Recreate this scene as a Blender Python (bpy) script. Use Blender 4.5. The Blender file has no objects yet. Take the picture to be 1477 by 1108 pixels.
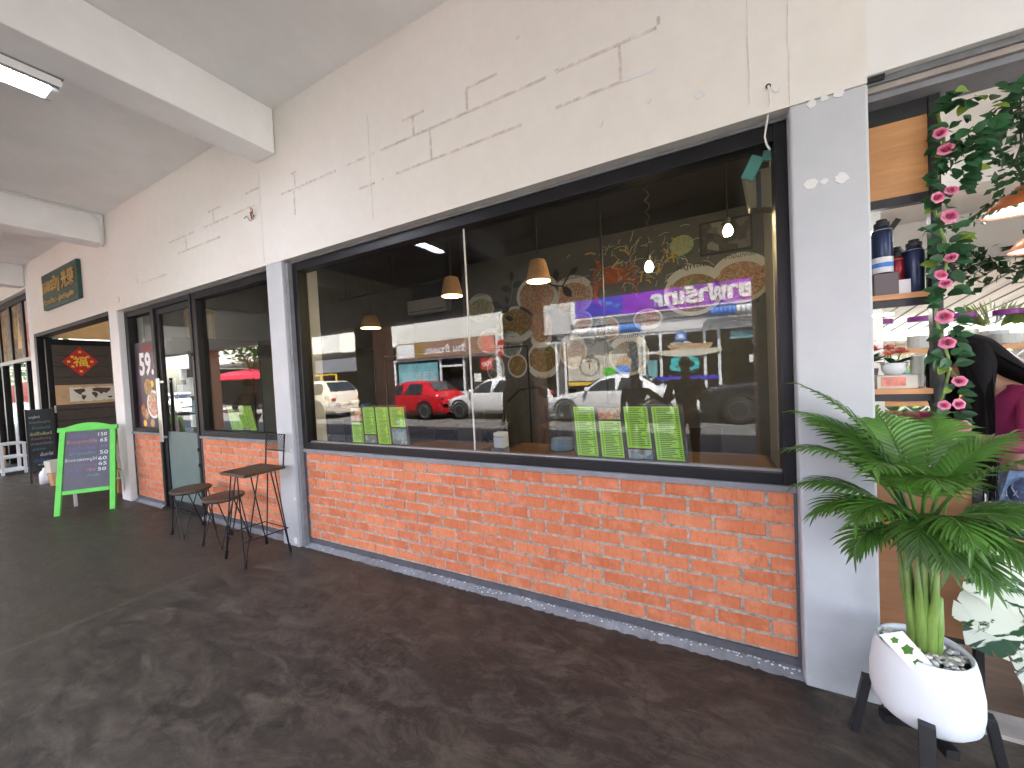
import bpy, math, random
from mathutils import Matrix, Vector
R = math.radians
rnd = random.Random(7)
S = bpy.context.scene
COL = S.collection

# ------------------------------------------------------------------ camera
cd = bpy.data.cameras.new('camera')
cam = bpy.data.objects.new('camera', cd); COL.objects.link(cam)
def cam_matrix(yaw, pit, rol, loc):
    f = Vector((-math.sin(yaw)*math.cos(pit), math.cos(yaw)*math.cos(pit), math.sin(pit)))
    r0 = Vector((math.cos(yaw), math.sin(yaw), 0)); u0 = r0.cross(f)
    r = r0*math.cos(rol)+u0*math.sin(rol); u = -r0*math.sin(rol)+u0*math.cos(rol)
    m = Matrix((r, u, -f)).transposed().to_4x4(); m.translation = loc
    return m
cam.matrix_world = cam_matrix(0.48728822, -0.02701367, -0.04934073, Vector((0, -2.1147, 1.5)))
cd.sensor_fit = 'HORIZONTAL'; cd.sensor_width = 36; cd.lens = 36*550/1477
cd.clip_start = .05; cd.clip_end = 600
S.camera = cam
# ------------------------------------------------------------------ sky, sun, exposure
SUN = Vector((.52, .62, 1.15)).normalized()
elev = math.asin(SUN.z); az = math.atan2(SUN.x, SUN.y)
w = bpy.data.worlds.new('World'); S.world = w; w.use_nodes = True
nt = w.node_tree; bg = nt.nodes['Background']
sky = nt.nodes.new('ShaderNodeTexSky'); sky.sky_type = 'NISHITA'; sky.sun_disc = False
sky.sun_elevation = elev; sky.sun_rotation = az; sky.air_density = 1.2; sky.dust_density = 2.5
nt.links.new(sky.outputs[0], bg.inputs[0]); bg.inputs[1].default_value = .15
sl = bpy.data.lights.new('sun', 'SUN'); sl.energy = 5; sl.angle = R(.53); sl.color = (1, .97, .92)
so = bpy.data.objects.new('sun', sl); COL.objects.link(so)
so.rotation_euler = SUN.to_track_quat('Z', 'Y').to_euler(); so.location = (20, 20, 40)
S.view_settings.view_transform = 'Standard'; S.view_settings.look = 'None'
S.view_settings.gamma = 1; S.view_settings.exposure = 3.7; S.view_settings.use_curve_mapping = False
S.cycles.max_bounces = 10; S.cycles.diffuse_bounces = 6; S.cycles.glossy_bounces = 5
S.cycles.transparent_max_bounces = 24; S.cycles.transmission_bounces = 8
S.cycles.use_denoising = True; S.cycles.caustics_reflective = False; S.cycles.caustics_refractive = False
S.cycles.sample_clamp_indirect = 8

# ------------------------------------------------------------------ helpers
def node_mat(name):
    m = bpy.data.materials.new(name); m.use_nodes = True
    return m, m.node_tree.nodes, m.node_tree.links, m.node_tree.nodes['Principled BSDF']
def ramp_mix(N, L, fac, c1, c2, lo=.35, hi=.65):
    r = N.new('ShaderNodeValToRGB'); L.new(fac, r.inputs[0])
    r.color_ramp.elements[0].position = lo; r.color_ramp.elements[0].color = (*c1, 1)
    r.color_ramp.elements[1].position = hi; r.color_ramp.elements[1].color = (*c2, 1)
    return r.outputs[0]
def noise(N, L, scale, detail=5, rough=.6, vec=None, dist=0):
    n = N.new('ShaderNodeTexNoise'); n.inputs['Scale'].default_value = scale
    n.inputs['Detail'].default_value = detail; n.inputs['Roughness'].default_value = rough
    n.inputs['Distortion'].default_value = dist
    if vec is not None: L.new(vec, n.inputs['Vector'])
    return n.outputs['Fac']
def coords(N, L, scale=(1, 1, 1)):
    t = N.new('ShaderNodeTexCoord'); mp = N.new('ShaderNodeMapping'); mp.inputs['Scale'].default_value = scale
    L.new(t.outputs['Object'], mp.inputs[0]); return mp.outputs[0]
def mixc(N, L, fac, a, b, mode='MIX'):
    m = N.new('ShaderNodeMix'); m.data_type = 'RGBA'; m.blend_type = mode
    for i, v in ((0, fac), (6, a), (7, b)):
        if hasattr(v, 'is_linked') or isinstance(v, bpy.types.NodeSocket): L.new(v, m.inputs[i])
        elif i == 0: m.inputs[0].default_value = v
        else: m.inputs[i].default_value = (*v, 1)
    return m.outputs[2]
def bump(N, L, B, h, strength=.3, dist=.01):
    b = N.new('ShaderNodeBump'); b.inputs['Strength'].default_value = strength; b.inputs['Distance'].default_value = dist
    L.new(h, b.inputs['Height']); L.new(b.outputs[0], B.inputs['Normal'])
def mat(name, c, rough=.6, metal=0, var=.12, vs=6, bp=0, bs=60, objrand=0, stretch=(1, 1, 1), trans=0, spec=.5, emit=None, es=1):
    m, N, L, B = node_mat(name)
    v = coords(N, L, stretch)
    n = noise(N, L, vs, 6, .65, v)
    col = ramp_mix(N, L, n, [x*(1-var) for x in c], [min(1, x*(1+var)) for x in c])
    if objrand:
        oi = N.new('ShaderNodeObjectInfo'); h = N.new('ShaderNodeHueSaturation')
        mr = N.new('ShaderNodeMapRange'); mr.inputs[3].default_value = 1-objrand; mr.inputs[4].default_value = 1+objrand
        L.new(oi.outputs['Random'], mr.inputs[0]); L.new(mr.outputs[0], h.inputs['Value']); L.new(col, h.inputs['Color']); col = h.outputs[0]
    L.new(col, B.inputs['Base Color'])
    B.inputs['Roughness'].default_value = rough; B.inputs['Metallic'].default_value = metal
    B.inputs['Specular IOR Level'].default_value = spec
    if bp: bump(N, L, B, noise(N, L, bs, 4, .6, v), bp)
    if trans:
        out = N['Material Output']; tl = N.new('ShaderNodeBsdfTranslucent'); L.new(col, tl.inputs[0])
        mx = N.new('ShaderNodeMixShader'); mx.inputs[0].default_value = trans
        L.new(B.outputs[0], mx.inputs[1]); L.new(tl.outputs[0], mx.inputs[2]); L.new(mx.outputs[0], out.inputs[0])
    if emit:
        B.inputs['Emission Color'].default_value = (*emit, 1); B.inputs['Emission Strength'].default_value = es
    return m

class MB:
    """collects geometry in world coordinates"""
    def __init__(s): s.v = []; s.f = []; s.m = []; s.mi = 0
    def add(s, vs, fs):
        o = len(s.v); s.v += [tuple(x) for x in vs]
        for f in fs: s.f.append([i+o for i in f]); s.m.append(s.mi)
        return s
    def box(s, x0, x1, y0, y1, z0, z1, T=None):
        vs = [Vector((x, y, z)) for z in (z0, z1) for y in (y0, y1) for x in (x0, x1)]
        if T is not None: vs = [T @ q for q in vs]
        return s.add(vs, [(0, 2, 3, 1), (4, 5, 7, 6), (0, 1, 5, 4), (2, 6, 7, 3), (0, 4, 6, 2), (1, 3, 7, 5)])
    def tube(s, pts, r, n=8, cap=True):
        pts = [Vector(p) for p in pts]; rs = r if isinstance(r, (list, tuple)) else [r]*len(pts)
        vs = []; fs = []; prev = None
        for i, p in enumerate(pts):
            d = (pts[min(i+1, len(pts)-1)]-pts[max(i-1, 0)]).normalized()
            if prev is None:
                a = d.orthogonal().normalized()
            else:
                a = (prev-d*prev.dot(d))
                a = a.normalized() if a.length > 1e-6 else d.orthogonal().normalized()
            prev = a; b = d.cross(a)
            for k in range(n):
                t = 2*math.pi*k/n; vs.append(p+(a*math.cos(t)+b*math.sin(t))*rs[i])
        for i in range(len(pts)-1):
            for k in range(n):
                fs.append((i*n+k, i*n+(k+1) % n, (i+1)*n+(k+1) % n, (i+1)*n+k))
        if cap:
            fs.append(tuple(range(n))[::-1]); fs.append(tuple(range((len(pts)-1)*n, len(pts)*n)))
        return s.add(vs, fs)
    def lathe(s, prof, c, n=24, sx=1, sy=1, T=None, cap=True):
        vs = []; fs = []; c = Vector(c)
        for r, z in prof:
            for k in range(n):
                t = 2*math.pi*k/n; q = Vector((r*math.cos(t)*sx, r*math.sin(t)*sy, z))
                vs.append((T @ q if T is not None else q)+c)
        for i in range(len(prof)-1):
            for k in range(n): fs.append((i*n+k, i*n+(k+1) % n, (i+1)*n+(k+1) % n, (i+1)*n+k))
        if cap and prof[0][0] > 1e-5: fs.append(tuple(range(n))[::-1])
        if cap and prof[-1][0] > 1e-5: fs.append(tuple(range((len(prof)-1)*n, len(prof)*n)))
        return s.add(vs, fs)
    def prism(s, poly, fn, d0, d1):
        """poly in 2D, fn(a,b,d)->world"""
        n = len(poly)
        vs = [fn(a, b, d0) for a, b in poly]+[fn(a, b, d1) for a, b in poly]
        fs = [tuple(range(n))[::-1], tuple(range(n, 2*n))]+[(i, (i+1) % n, n+(i+1) % n, n+i) for i in range(n)]
        return s.add(vs, fs)
    def build(s, name, m, parent=None, smooth=False, bevel=0, seg=2):
        me = bpy.data.meshes.new(name); me.from_pydata(s.v, [], s.f)
        ms = m if isinstance(m, (list, tuple)) else [m]
        for x in ms: me.materials.append(x)
        if len(ms) > 1: me.polygons.foreach_set('material_index', s.m)
        if smooth: me.polygons.foreach_set('use_smooth', [True]*len(me.polygons))
        me.update()
        return link(name, me, parent, bevel, seg)
def link(name, me, parent=None, bevel=0, seg=2):
    o = bpy.data.objects.new(name, me); COL.objects.link(o)
    if parent is not None: attach(o, parent)
    if bevel:
        b = o.modifiers.new('bevel', 'BEVEL'); b.width = bevel; b.segments = seg; b.limit_method = 'ANGLE'; b.angle_limit = R(40)
    return o
def attach(o, p):
    o.parent = p
    m = p.matrix_basis.copy()
    o.matrix_parent_inverse = m.inverted() if p.parent is None else Matrix()
def thing(name, label, cat, loc=(0, 0, 0), group=None):
    o = bpy.data.objects.new(name, None); COL.objects.link(o); o.location = loc; o.empty_display_size = .1
    o.matrix_basis = Matrix.Translation(loc)
    return tag(o, label, cat, group)
def tag(o, label=None, cat=None, group=None, kind=None):
    if label: o['label'] = label
    if cat: o['category'] = cat
    if group: o['group'] = group
    if kind: o['kind'] = kind
    return o
def structure(o, label=None): 
    o['kind'] = 'structure'
    if label: o['label'] = label
    return o
_tc = {}
def text_mesh(body, bold=0, res=2, extrude=0):
    k = (body, bold, res, extrude)
    if k in _tc: return _tc[k]
    c = bpy.data.curves.new('lettering', 'FONT'); c.body = body; c.size = 1; c.offset = bold; c.resolution_u = res; c.extrude = extrude
    o = bpy.data.objects.new('lettering', c); COL.objects.link(o)
    bpy.context.view_layer.update()
    me = bpy.data.meshes.new_from_object(o.evaluated_get(bpy.context.evaluated_depsgraph_get()))
    v = [tuple(x.co) for x in me.vertices]; f = [tuple(p.vertices) for p in me.polygons]
    bpy.data.objects.remove(o); bpy.data.curves.remove(c); bpy.data.meshes.remove(me)
    _tc[k] = (v, f); return v, f
def text_into(mb, body, p, ux, uz, w=None, h=None, bold=.0, res=2, lift=.002, thick=0):
    """lettering fitted into a w x h box whose lower left corner is p"""
    v, f = text_mesh(body, bold, res, .05 if thick else 0)
    if not v: return
    x0 = min(a[0] for a in v); x1 = max(a[0] for a in v); y0 = min(a[1] for a in v); y1 = max(a[1] for a in v)
    sx = (w/(x1-x0)) if w else None; sy = (h/(y1-y0)) if h else sx
    if sx is None: sx = sy
    p = Vector(p); ux = Vector(ux).normalized(); uz = Vector(uz).normalized(); n = ux.cross(uz)
    k = thick/.1 if thick else 0
    mb.add([p+ux*(a[0]-x0)*sx+uz*(a[1]-y0)*sy+n*(lift+(a[2]+.05)*k) for a in v], f)
def T3(ox, oy, oz, rz=0): return Matrix.Translation((ox, oy, oz)) @ Matrix.Rotation(rz, 4, 'Z')

# ------------------------------------------------------------------ materials
def m_cream():
    m, N, L, B = node_mat('cream_paint'); v = coords(N, L)
    n1 = noise(N, L, 1.1, 8, .7, v); n2 = noise(N, L, 9, 6, .7, v)
    c = ramp_mix(N, L, n1, (.70, .66, .59), (.755, .725, .675), .3, .7)
    c = mixc(N, L, .35, c, ramp_mix(N, L, n2, (.65, .61, .545), (.77, .74, .69), .3, .7))
    st = noise(N, L, 3.2, 9, .8, coords(N, L, (2.5, 1, .35)))
    c = mixc(N, L, ramp_mix(N, L, st, (0, 0, 0), (.5, .5, .5), .62, .8), c, (.60, .55, .46))
    L.new(c, B.inputs['Base Color']); B.inputs['Roughness'].default_value = .75
    bump(N, L, B, noise(N, L, 14, 8, .7, v), .12, .01); return m
def m_grey_paint(name, a, b, speck=True):
    m, N, L, B = node_mat(name); v = coords(N, L)
    c = ramp_mix(N, L, noise(N, L, 2.2, 8, .7, v), a, b, .3, .7)
    if speck:
        c = mixc(N, L, ramp_mix(N, L, noise(N, L, 26, 6, .75, v), (0, 0, 0), (.6, .6, .6), .66, .74), c, [x*.72 for x in a])
        t = N.new('ShaderNodeTexCoord'); s = N.new('ShaderNodeSeparateXYZ'); L.new(t.outputs['Object'], s.inputs[0])
        mr = N.new('ShaderNodeMapRange'); mr.inputs[1].default_value = .45; mr.inputs[2].default_value = 0; mr.inputs[3].default_value = 0; mr.inputs[4].default_value = .7
        L.new(s.outputs[2], mr.inputs[0])
        mu = N.new('ShaderNodeMath'); mu.operation = 'MULTIPLY'; L.new(mr.outputs[0], mu.inputs[0])
        L.new(noise(N, L, 7, 8, .75, v), mu.inputs[1]); c = mixc(N, L, mu.outputs[0], c, [x*.45 for x in a])
    L.new(c, B.inputs['Base Color']); B.inputs['Roughness'].default_value = .65
    bump(N, L, B, noise(N, L, 22, 8, .7, v), .1, .008); return m
def m_floor():
    m, N, L, B = node_mat('dark_polished_concrete'); v = coords(N, L)
    vs = coords(N, L, (.55, 1.25, 1))
    a = noise(N, L, 1.6, 10, .75, v, .5); b = noise(N, L, 6.5, 12, .8, vs, .7); d = noise(N, L, 30, 6, .7, v)
    c = ramp_mix(N, L, a, (.022, .0172, .0142), (.062, .049, .038), .36, .64)
    c = mixc(N, L, ramp_mix(N, L, b, (0, 0, 0), (.9, .9, .9), .46, .66), c, (.165, .132, .098))
    c = mixc(N, L, ramp_mix(N, L, noise(N, L, 4.6, 12, .82, v, .8), (0, 0, 0), (.92, .92, .92), .52, .66), c, (.014, .0105, .0095))
    c = mixc(N, L, .3, c, mixc(N, L, d, (.02, .017, .015), (.10, .085, .07)), 'MIX')
    # the bay beyond the construction joint was cast browner and smoother
    t = N.new('ShaderNodeTexCoord'); s = N.new('ShaderNodeSeparateXYZ'); L.new(t.outputs['Object'], s.inputs[0])
    ad = N.new('ShaderNodeMath'); ad.operation = 'MULTIPLY_ADD'; L.new(noise(N, L, 6, 6, .7, v), ad.inputs[0]); ad.inputs[1].default_value = .13; L.new(s.outputs[0], ad.inputs[2])
    far = N.new('ShaderNodeMapRange'); far.inputs[1].default_value = -3.655; far.inputs[2].default_value = -3.675; L.new(ad.outputs[0], far.inputs[0])
    brown = ramp_mix(N, L, noise(N, L, 1.0, 8, .7, vs, .6), (.042, .031, .023), (.083, .063, .045), .3, .7)
    c = mixc(N, L, far.outputs[0], c, mixc(N, L, .3, brown, c))
    e0 = N.new('ShaderNodeMath'); e0.operation = 'ADD'; e0.inputs[1].default_value = 3.69; L.new(ad.outputs[0], e0.inputs[0])
    e1 = N.new('ShaderNodeMath'); e1.operation = 'ABSOLUTE'; L.new(e0.outputs[0], e1.inputs[0])
    line = N.new('ShaderNodeMapRange'); line.inputs[1].default_value = .035; line.inputs[2].default_value = .005; line.inputs[4].default_value = .42; L.new(e1.outputs[0], line.inputs[0])
    c = mixc(N, L, line.outputs[0], c, (.13, .108, .08))
    L.new(c, B.inputs['Base Color'])
    L.new(ramp_mix(N, L, b, (.36, .36, .36), (.62, .62, .62), .4, .65), B.inputs['Roughness'])
    B.inputs['Specular IOR Level'].default_value = .32
    bump(N, L, B, noise(N, L, 12, 10, .75, v, .5), .3, .01); return m
def m_brick():
    m, N, L, B = node_mat('orange_brick'); v0 = coords(N, L)
    oi = N.new('ShaderNodeObjectInfo'); off = N.new('ShaderNodeVectorMath'); off.operation = 'ADD'
    cx = N.new('ShaderNodeCombineXYZ'); mu = N.new('ShaderNodeMath'); mu.operation = 'MULTIPLY'; mu.inputs[1].default_value = 57
    L.new(oi.outputs['Random'], mu.inputs[0]); [L.new(mu.outputs[0], cx.inputs[i]) for i in range(3)]
    L.new(v0, off.inputs[0]); L.new(cx.outputs[0], off.inputs[1]); v = off.outputs[0]
    st = N.new('ShaderNodeMapping'); st.inputs['Scale'].default_value = (6, 6, 1.2); L.new(v, st.inputs[0])
    base = ramp_mix(N, L, oi.outputs['Random'], (.50, .135, .052), (.64, .215, .095), 0, 1)
    c = mixc(N, L, ramp_mix(N, L, noise(N, L, 12, 6, .7, st.outputs[0]), (0, 0, 0), (.75, .75, .75), .5, .7), base, (.40, .09, .028))
    c = mixc(N, L, ramp_mix(N, L, noise(N, L, 9, 7, .7, v), (0, 0, 0), (.85, .85, .85), .48, .70), c, (.68, .27, .15))
    c = mixc(N, L, ramp_mix(N, L, noise(N, L, 55, 5, .8, v), (0, 0, 0), (.8, .8, .8), .68, .78), c, (.60, .40, .30))
    L.new(c, B.inputs['Base Color']); B.inputs['Roughness'].default_value = .72
    bump(N, L, B, noise(N, L, 70, 6, .7, st.outputs[0]), .35, .006); return m
def m_glass(name, tint=(.80, .83, .82), k=1.0, f0=.0):
    m, N, L, B = node_mat(name); N.remove(B); out = N['Material Output']
    tr = N.new('ShaderNodeBsdfTransparent'); tr.inputs[0].default_value = (*tint, 1)
    gl = N.new('ShaderNodeBsdfGlossy'); gl.inputs['Roughness'].default_value = 0
    fr = N.new('ShaderNodeFresnel'); fr.inputs[0].default_value = 1.5
    ma = N.new('ShaderNodeMath'); ma.operation = 'MULTIPLY_ADD'; ma.inputs[1].default_value = k; ma.inputs[2].default_value = f0; ma.use_clamp = True
    L.new(fr.outputs[0], ma.inputs[0])
    geo = N.new('ShaderNodeNewGeometry'); sub = N.new('ShaderNodeMath'); sub.operation = 'SUBTRACT'; sub.inputs[0].default_value = 1
    L.new(geo.outputs['Backfacing'], sub.inputs[1])
    mu = N.new('ShaderNodeMath'); mu.operation = 'MULTIPLY'; L.new(ma.outputs[0], mu.inputs[0]); L.new(sub.outputs[0], mu.inputs[1])
    mx = N.new('ShaderNodeMixShader'); L.new(mu.outputs[0], mx.inputs[0]); L.new(tr.outputs[0], mx.inputs[1]); L.new(gl.outputs[0], mx.inputs[2])
    L.new(mx.outputs[0], out.inputs[0]); return m
def m_wood(name, a, b, sc=(1, 1, 14), rough=.5):
    m, N, L, B = node_mat(name); v = coords(N, L, sc)
    c = ramp_mix(N, L, noise(N, L, 3, 8, .65, v, .4), a, b, .3, .7)
    L.new(c, B.inputs['Base Color']); B.inputs['Roughness'].default_value = rough
    bump(N, L, B, noise(N, L, 8, 6, .6, v), .12, .004); return m
def m_food(name, cols, sc=14):
    m, N, L, B = node_mat(name); v = coords(N, L)
    vo = N.new('ShaderNodeTexVoronoi'); vo.inputs['Scale'].default_value = sc; L.new(v, vo.inputs['Vector'])
    r = N.new('ShaderNodeValToRGB'); r.color_ramp.interpolation = 'CONSTANT'
    s = N.new('ShaderNodeSeparateColor'); L.new(vo.outputs['Color'], s.inputs[0]); L.new(s.outputs[0], r.inputs[0])
    e = r.color_ramp.elements; e[0].color = (*cols[0], 1); e[1].color = (*cols[1], 1); e[1].position = 1/len(cols)
    for i in range(2, len(cols)):
        x = e.new(i/len(cols)); x.color = (*cols[i], 1)
    n = noise(N, L, sc*2.5, 5, .7, v)
    c = mixc(N, L, .45, r.outputs[0], ramp_mix(N, L, n, [x*.3 for x in cols[0]], [min(1, x*1.6) for x in cols[-1]]))
    L.new(c, B.inputs['Base Color']); B.inputs['Roughness'].default_value = .55; return m
def m_variegated():
    m, N, L, B = node_mat('white_variegated_leaf'); v = coords(N, L, (2.2, .8, 1))
    oi = N.new('ShaderNodeObjectInfo'); ad = N.new('ShaderNodeVectorMath'); ad.operation = 'ADD'; L.new(v, ad.inputs[0])
    cx = N.new('ShaderNodeCombineXYZ'); mu = N.new('ShaderNodeMath'); mu.operation = 'MULTIPLY'; mu.inputs[1].default_value = 31
    L.new(oi.outputs['Random'], mu.inputs[0]); L.new(mu.outputs[0], cx.inputs[0]); L.new(mu.outputs[0], cx.inputs[1]); L.new(cx.outputs[0], ad.inputs[1])
    n = noise(N, L, 4.5, 4, .55, ad.outputs[0], 2.0)
    c = ramp_mix(N, L, n, (.022, .075, .026), (.70, .74, .60), .45, .48)
    L.new(c, B.inputs['Base Color']); B.inputs['Roughness'].default_value = .4; return m

M = dict(
 cream=m_cream(), white_wall=m_grey_paint('white_wall_paint', (.68, .67, .65), (.75, .74, .72), False),
 pillar=m_grey_paint('light_grey_paint', (.42, .435, .455), (.50, .515, .53)),
 ceiling=mat('ceiling_paint', (.80, .795, .78), .8, var=.06, vs=1.3, bp=.06, bs=9),
 floor=m_floor(), brick=m_brick(),
 mortar=mat('mortar', (.35, .30, .255), .9, var=.35, vs=40, bp=.5, bs=120),
 grey_cement=mat('grey_cement_paint', (.20, .205, .225), .7, var=.15, vs=8, bp=.15),
 dark_band=mat('dark_grey_paint', (.075, .073, .085), .7, var=.15, vs=10),
 curb=None, alu=mat('black_aluminium', (.0075, .0070, .0085), .42, 0, var=.2, vs=4, spec=.28), steel=mat('brushed_steel', (.55, .55, .54), .28, 1, var=.08),
 alu_edge=mat('worn_aluminium_edge', (.25, .25, .26), .4, .6, var=.2),
 pane=m_glass('window_glass', (.86, .88, .87), 1.38, .0), door_pane=m_glass('door_glass', (.80, .83, .82), 1.5), far_pane=m_glass('clear_shop_glass', (.88, .90, .89), .22), rose_deep=mat('deep_pink_rose', (.62, .10, .24), .55, var=.12, vs=40),
 clear=m_glass('clear_plastic', (.86, .90, .92), 1.2),
 frost=mat('frosted_film', (.115, .155, .15), .45, var=.06), silicone=mat('silicone', (.55, .54, .5), .4, var=.1),
 black=mat('black_paint', (.014, .014, .015), .45, var=.2), iron=mat('black_iron_rod', (.012, .012, .014), .42, .4, var=.3, vs=30),
 walnut=m_wood('dark_walnut_seat', (.042, .022, .013), (.10, .058, .033), (9, 1.5, 1)),
 darkwood=m_wood('dark_brown_boards', (.040, .027, .020), (.075, .052, .038), (1, 2, 10)),
 tabletop=m_wood('oak_tabletop', (.09, .046, .022), (.16, .09, .045), (2, 12, 1)),
 orange_ply=m_wood('orange_plywood', (.52, .235, .085), (.66, .33, .135), (1.5, 1, 12), .45),
 brown_ply=m_wood('brown_laminate', (.30, .135, .06), (.38, .18, .085), (1.2, 1, 10), .45),
 lime=mat('lime_green_paint', (.085, .56, .035), .45, var=.08), board=mat('blackboard', (.026, .028, .033), .38, var=.25, vs=5),
 paleleg=mat('pale_unpainted_wood', (.60, .58, .55), .6, var=.1), white=mat('white_plastic', (.78, .79, .80), .35, var=.03),
 white_paper=mat('white_paper', (.78, .78, .76), .7, var=.04), menu_green=mat('green_menu_paper', (.38, .70, .06), .5, var=.06),
 ink=mat('black_ink', (.02, .025, .02), .6, var=.1), sign_green=mat('dark_green_board', (.018, .058, .045), .55, var=.2),
 gold=mat('gold_paint', (.55, .34, .10), .4, .5, var=.2, vs=20), red=mat('red_print', (.50, .018, .012), .5, var=.15),
 yellow=mat('yellow_print', (.80, .50, .04), .5, var=.1), purple=mat('dark_purple_print', (.050, .026, .042), .4, var=.5, vs=3),
 pot=mat('matte_white_ceramic', (.76, .78, .80), .5, var=.03, vs=3), pebble=mat('pale_pebble', (.60, .57, .51), .55, var=.25, vs=30, objrand=.4),
 soil=mat('dark_soil', (.05, .04, .03), .9, var=.4, vs=60),
 frond=mat('palm_frond', (.082, .20, .028), .42, var=.3, vs=7, objrand=.42, trans=.25),
 stem=mat('palm_stem', (.17, .27, .055), .45, var=.3, vs=14, stretch=(1, 1, .3)),
 leaf=mat('garland_leaf', (.026, .100, .034), .45, var=.35, vs=25, objrand=.45, trans=.2),
 pale_leaf=mat('yellow_green_leaf', (.22, .33, .05), .45, var=.3, vs=20, trans=.25),
 rose=mat('pink_rose', (.80, .27, .43), .55, var=.12, vs=40, trans=.15), salmon=mat('salmon_petal', (.82, .28, .22), .5, var=.25, vs=30, trans=.15),
 vari=m_variegated(), orange=mat('orange_column_paint', (.50, .235, .125), .7, var=.08, vs=2),
 colgrey=mat('grey_column_paint', (.34, .34, .33), .7, var=.08, vs=2),
 mural=m_grey_paint('grey_skim_wall', (.085, .09, .085), (.15, .15, .14), False), int_dark=mat('dark_ceiling', (.009, .009, .009), .8, var=.2),
 int_floor=mat('grey_tile', (.045, .042, .04), .35, var=.2), orange_wall=mat('orange_wall', (.50, .20, .05), .7, var=.1),
 tarmac=mat('shaded_road_tarmac', (.085, .083, .08), .9, var=.25, vs=3, bp=.3, bs=200), asphalt=mat('road_tarmac', (.14, .138, .13), .85, var=.25, vs=3, bp=.3, bs=200), pave=mat('concrete_pavement', (.32, .31, .29), .8, var=.15, vs=2),  # tarmac: road colour darkened to stand in for shade
 soffit=mat('soffit_paint', (.78, .78, .76), .8, var=.05), copper=mat('orange_lampshade', (.60, .17, .06), .3, var=.06),
 shade=mat('woven_lampshade', (.42, .22, .09), .6, var=.25, vs=60), lamp=mat('lit_lamp', (1, .8, .5), .5, emit=(1, .56, .18), es=4),
 bulb=mat('lit_bulb', (1, .9, .7), .5, emit=(1, .74, .38), es=40), tube=mat('lit_tube', (1, 1, 1), .5, emit=(.80, .86, 1), es=9),
 ledw=mat('lit_led', (1, 1, 1), .5, emit=(1, .98, .95), es=5),
 navy=mat('navy_tumbler', (.012, .022, .07), .28, .3, var=.1), redb=mat('red_tumbler', (.30, .012, .016), .3, .3, var=.1),
 greybox=mat('grey_brown_box', (.15, .12, .12), .6, var=.06), skin=mat('skin', (.30, .16, .10), .5, var=.08, vs=10),
 magenta=mat('magenta_jersey', (.30, .022, .105), .75, var=.12, vs=12, bp=.15, bs=90), hair=mat("black_hair", (.006, .005, .0055), .7, spec=.1, var=.5, vs=40, stretch=(6, 6, .4)),
 denim=mat('denim', (.13, .20, .32), .8, var=.3, vs=25, bp=.2, bs=200), denim_pale=mat('pale_denim', (.36, .44, .56), .8, var=.2, vs=30),
 lace=mat('grey_fringe', (.40, .38, .40), .8, var=.3, vs=40), cloth_dark=mat('dark_shirt', (.055, .035, .035), .85, var=.4, vs=9),
 violet=mat('violet_lid', (.20, .02, .22), .4, var=.08), khaki=mat('kraft_board', (.50, .31, .16), .7, var=.12, vs=9),
 foliage=mat('tree_leaves', (.065, .15, .03), .6, var=.5, vs=1.5, objrand=.2, trans=.3), bark=mat('bark', (.10, .075, .05), .9, var=.3, vs=9, bp=.5),
 yardwall=mat('tan_yard_wall', (.26, .22, .16), .8, var=.2, vs=1.5), corr=mat('white_corrugated_roof', (.80, .80, .78), .5, var=.03, trans=.055), umb=mat('red_canopy', (.62, .035, .07), .7, var=.1, trans=.3),
 tyre=mat('tyre', (.02, .02, .02), .8, var=.2), rim=mat('alloy_rim', (.6, .6, .6), .3, .9, var=.05), carglass=mat('car_glass', (.02, .025, .03), .06, var=.1),
 carwhite=mat('white_car_paint', (.78, .78, .78), .2, var=.02), carred=mat('red_car_paint', (.50, .012, .02), .2, var=.03),
 carblack=mat('black_car_paint', (.018, .02, .028), .12, var=.05), carbeige=mat('cream_car_paint', (.62, .56, .46), .25, var=.03),
 lampglass=mat('headlamp', (.7, .7, .72), .1, .3, var=.05), blue=mat('blue_sign_face', (.05, .035, .50), .4, var=.12, vs=1.2),
 violet_sign=mat('violet_sign_face', (.26, .02, .52), .4, var=.4, vs=2.2), cyan=mat('cyan_letter', (.02, .50, .52), .5, var=.05),
 fascia=mat('white_fascia', (.80, .78, .70), .6, var=.05, vs=2), stripeblue=mat('blue_awning', (.06, .22, .70), .5, var=.05),
 shopdark=mat('dim_shop_interior', (.11, .10, .095), .7, var=.4, vs=2), brown_sign=mat('brown_sign_face', (.34, .20, .13), .5, var=.2, vs=3),
 teal_poster=mat('teal_poster', (.16, .38, .42), .5, var=.25, vs=3), cream_poster=mat('cream_poster', (.62, .58, .47), .5, var=.12, vs=2),
 teal=mat('teal_cloth', (.12, .42, .36), .8, var=.1), smoky=mat('smoky_plastic', (.34, .27, .16), .3, var=.15, trans=.3),
 cable=mat('white_cable', (.72, .70, .64), .5, var=.05), pvc=mat('white_pvc', (.70, .70, .69), .45, var=.04),
 tilew=mat('wood_look_tile', (.16, .098, .06), .35, var=.25, vs=5, stretch=(1, 6, 1)), sill=mat('pale_stone_sill', (.34, .30, .27), .5, var=.15, vs=10),
 white_patch=mat('white_filler', (.68, .675, .66), .8, var=.05), scar=mat('old_glue_line', (.60, .555, .48), .85, var=.25, vs=18),
)
M['curb'] = m_grey_paint('worn_curb', (.15, .155, .175), (.36, .37, .39), True)

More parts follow.
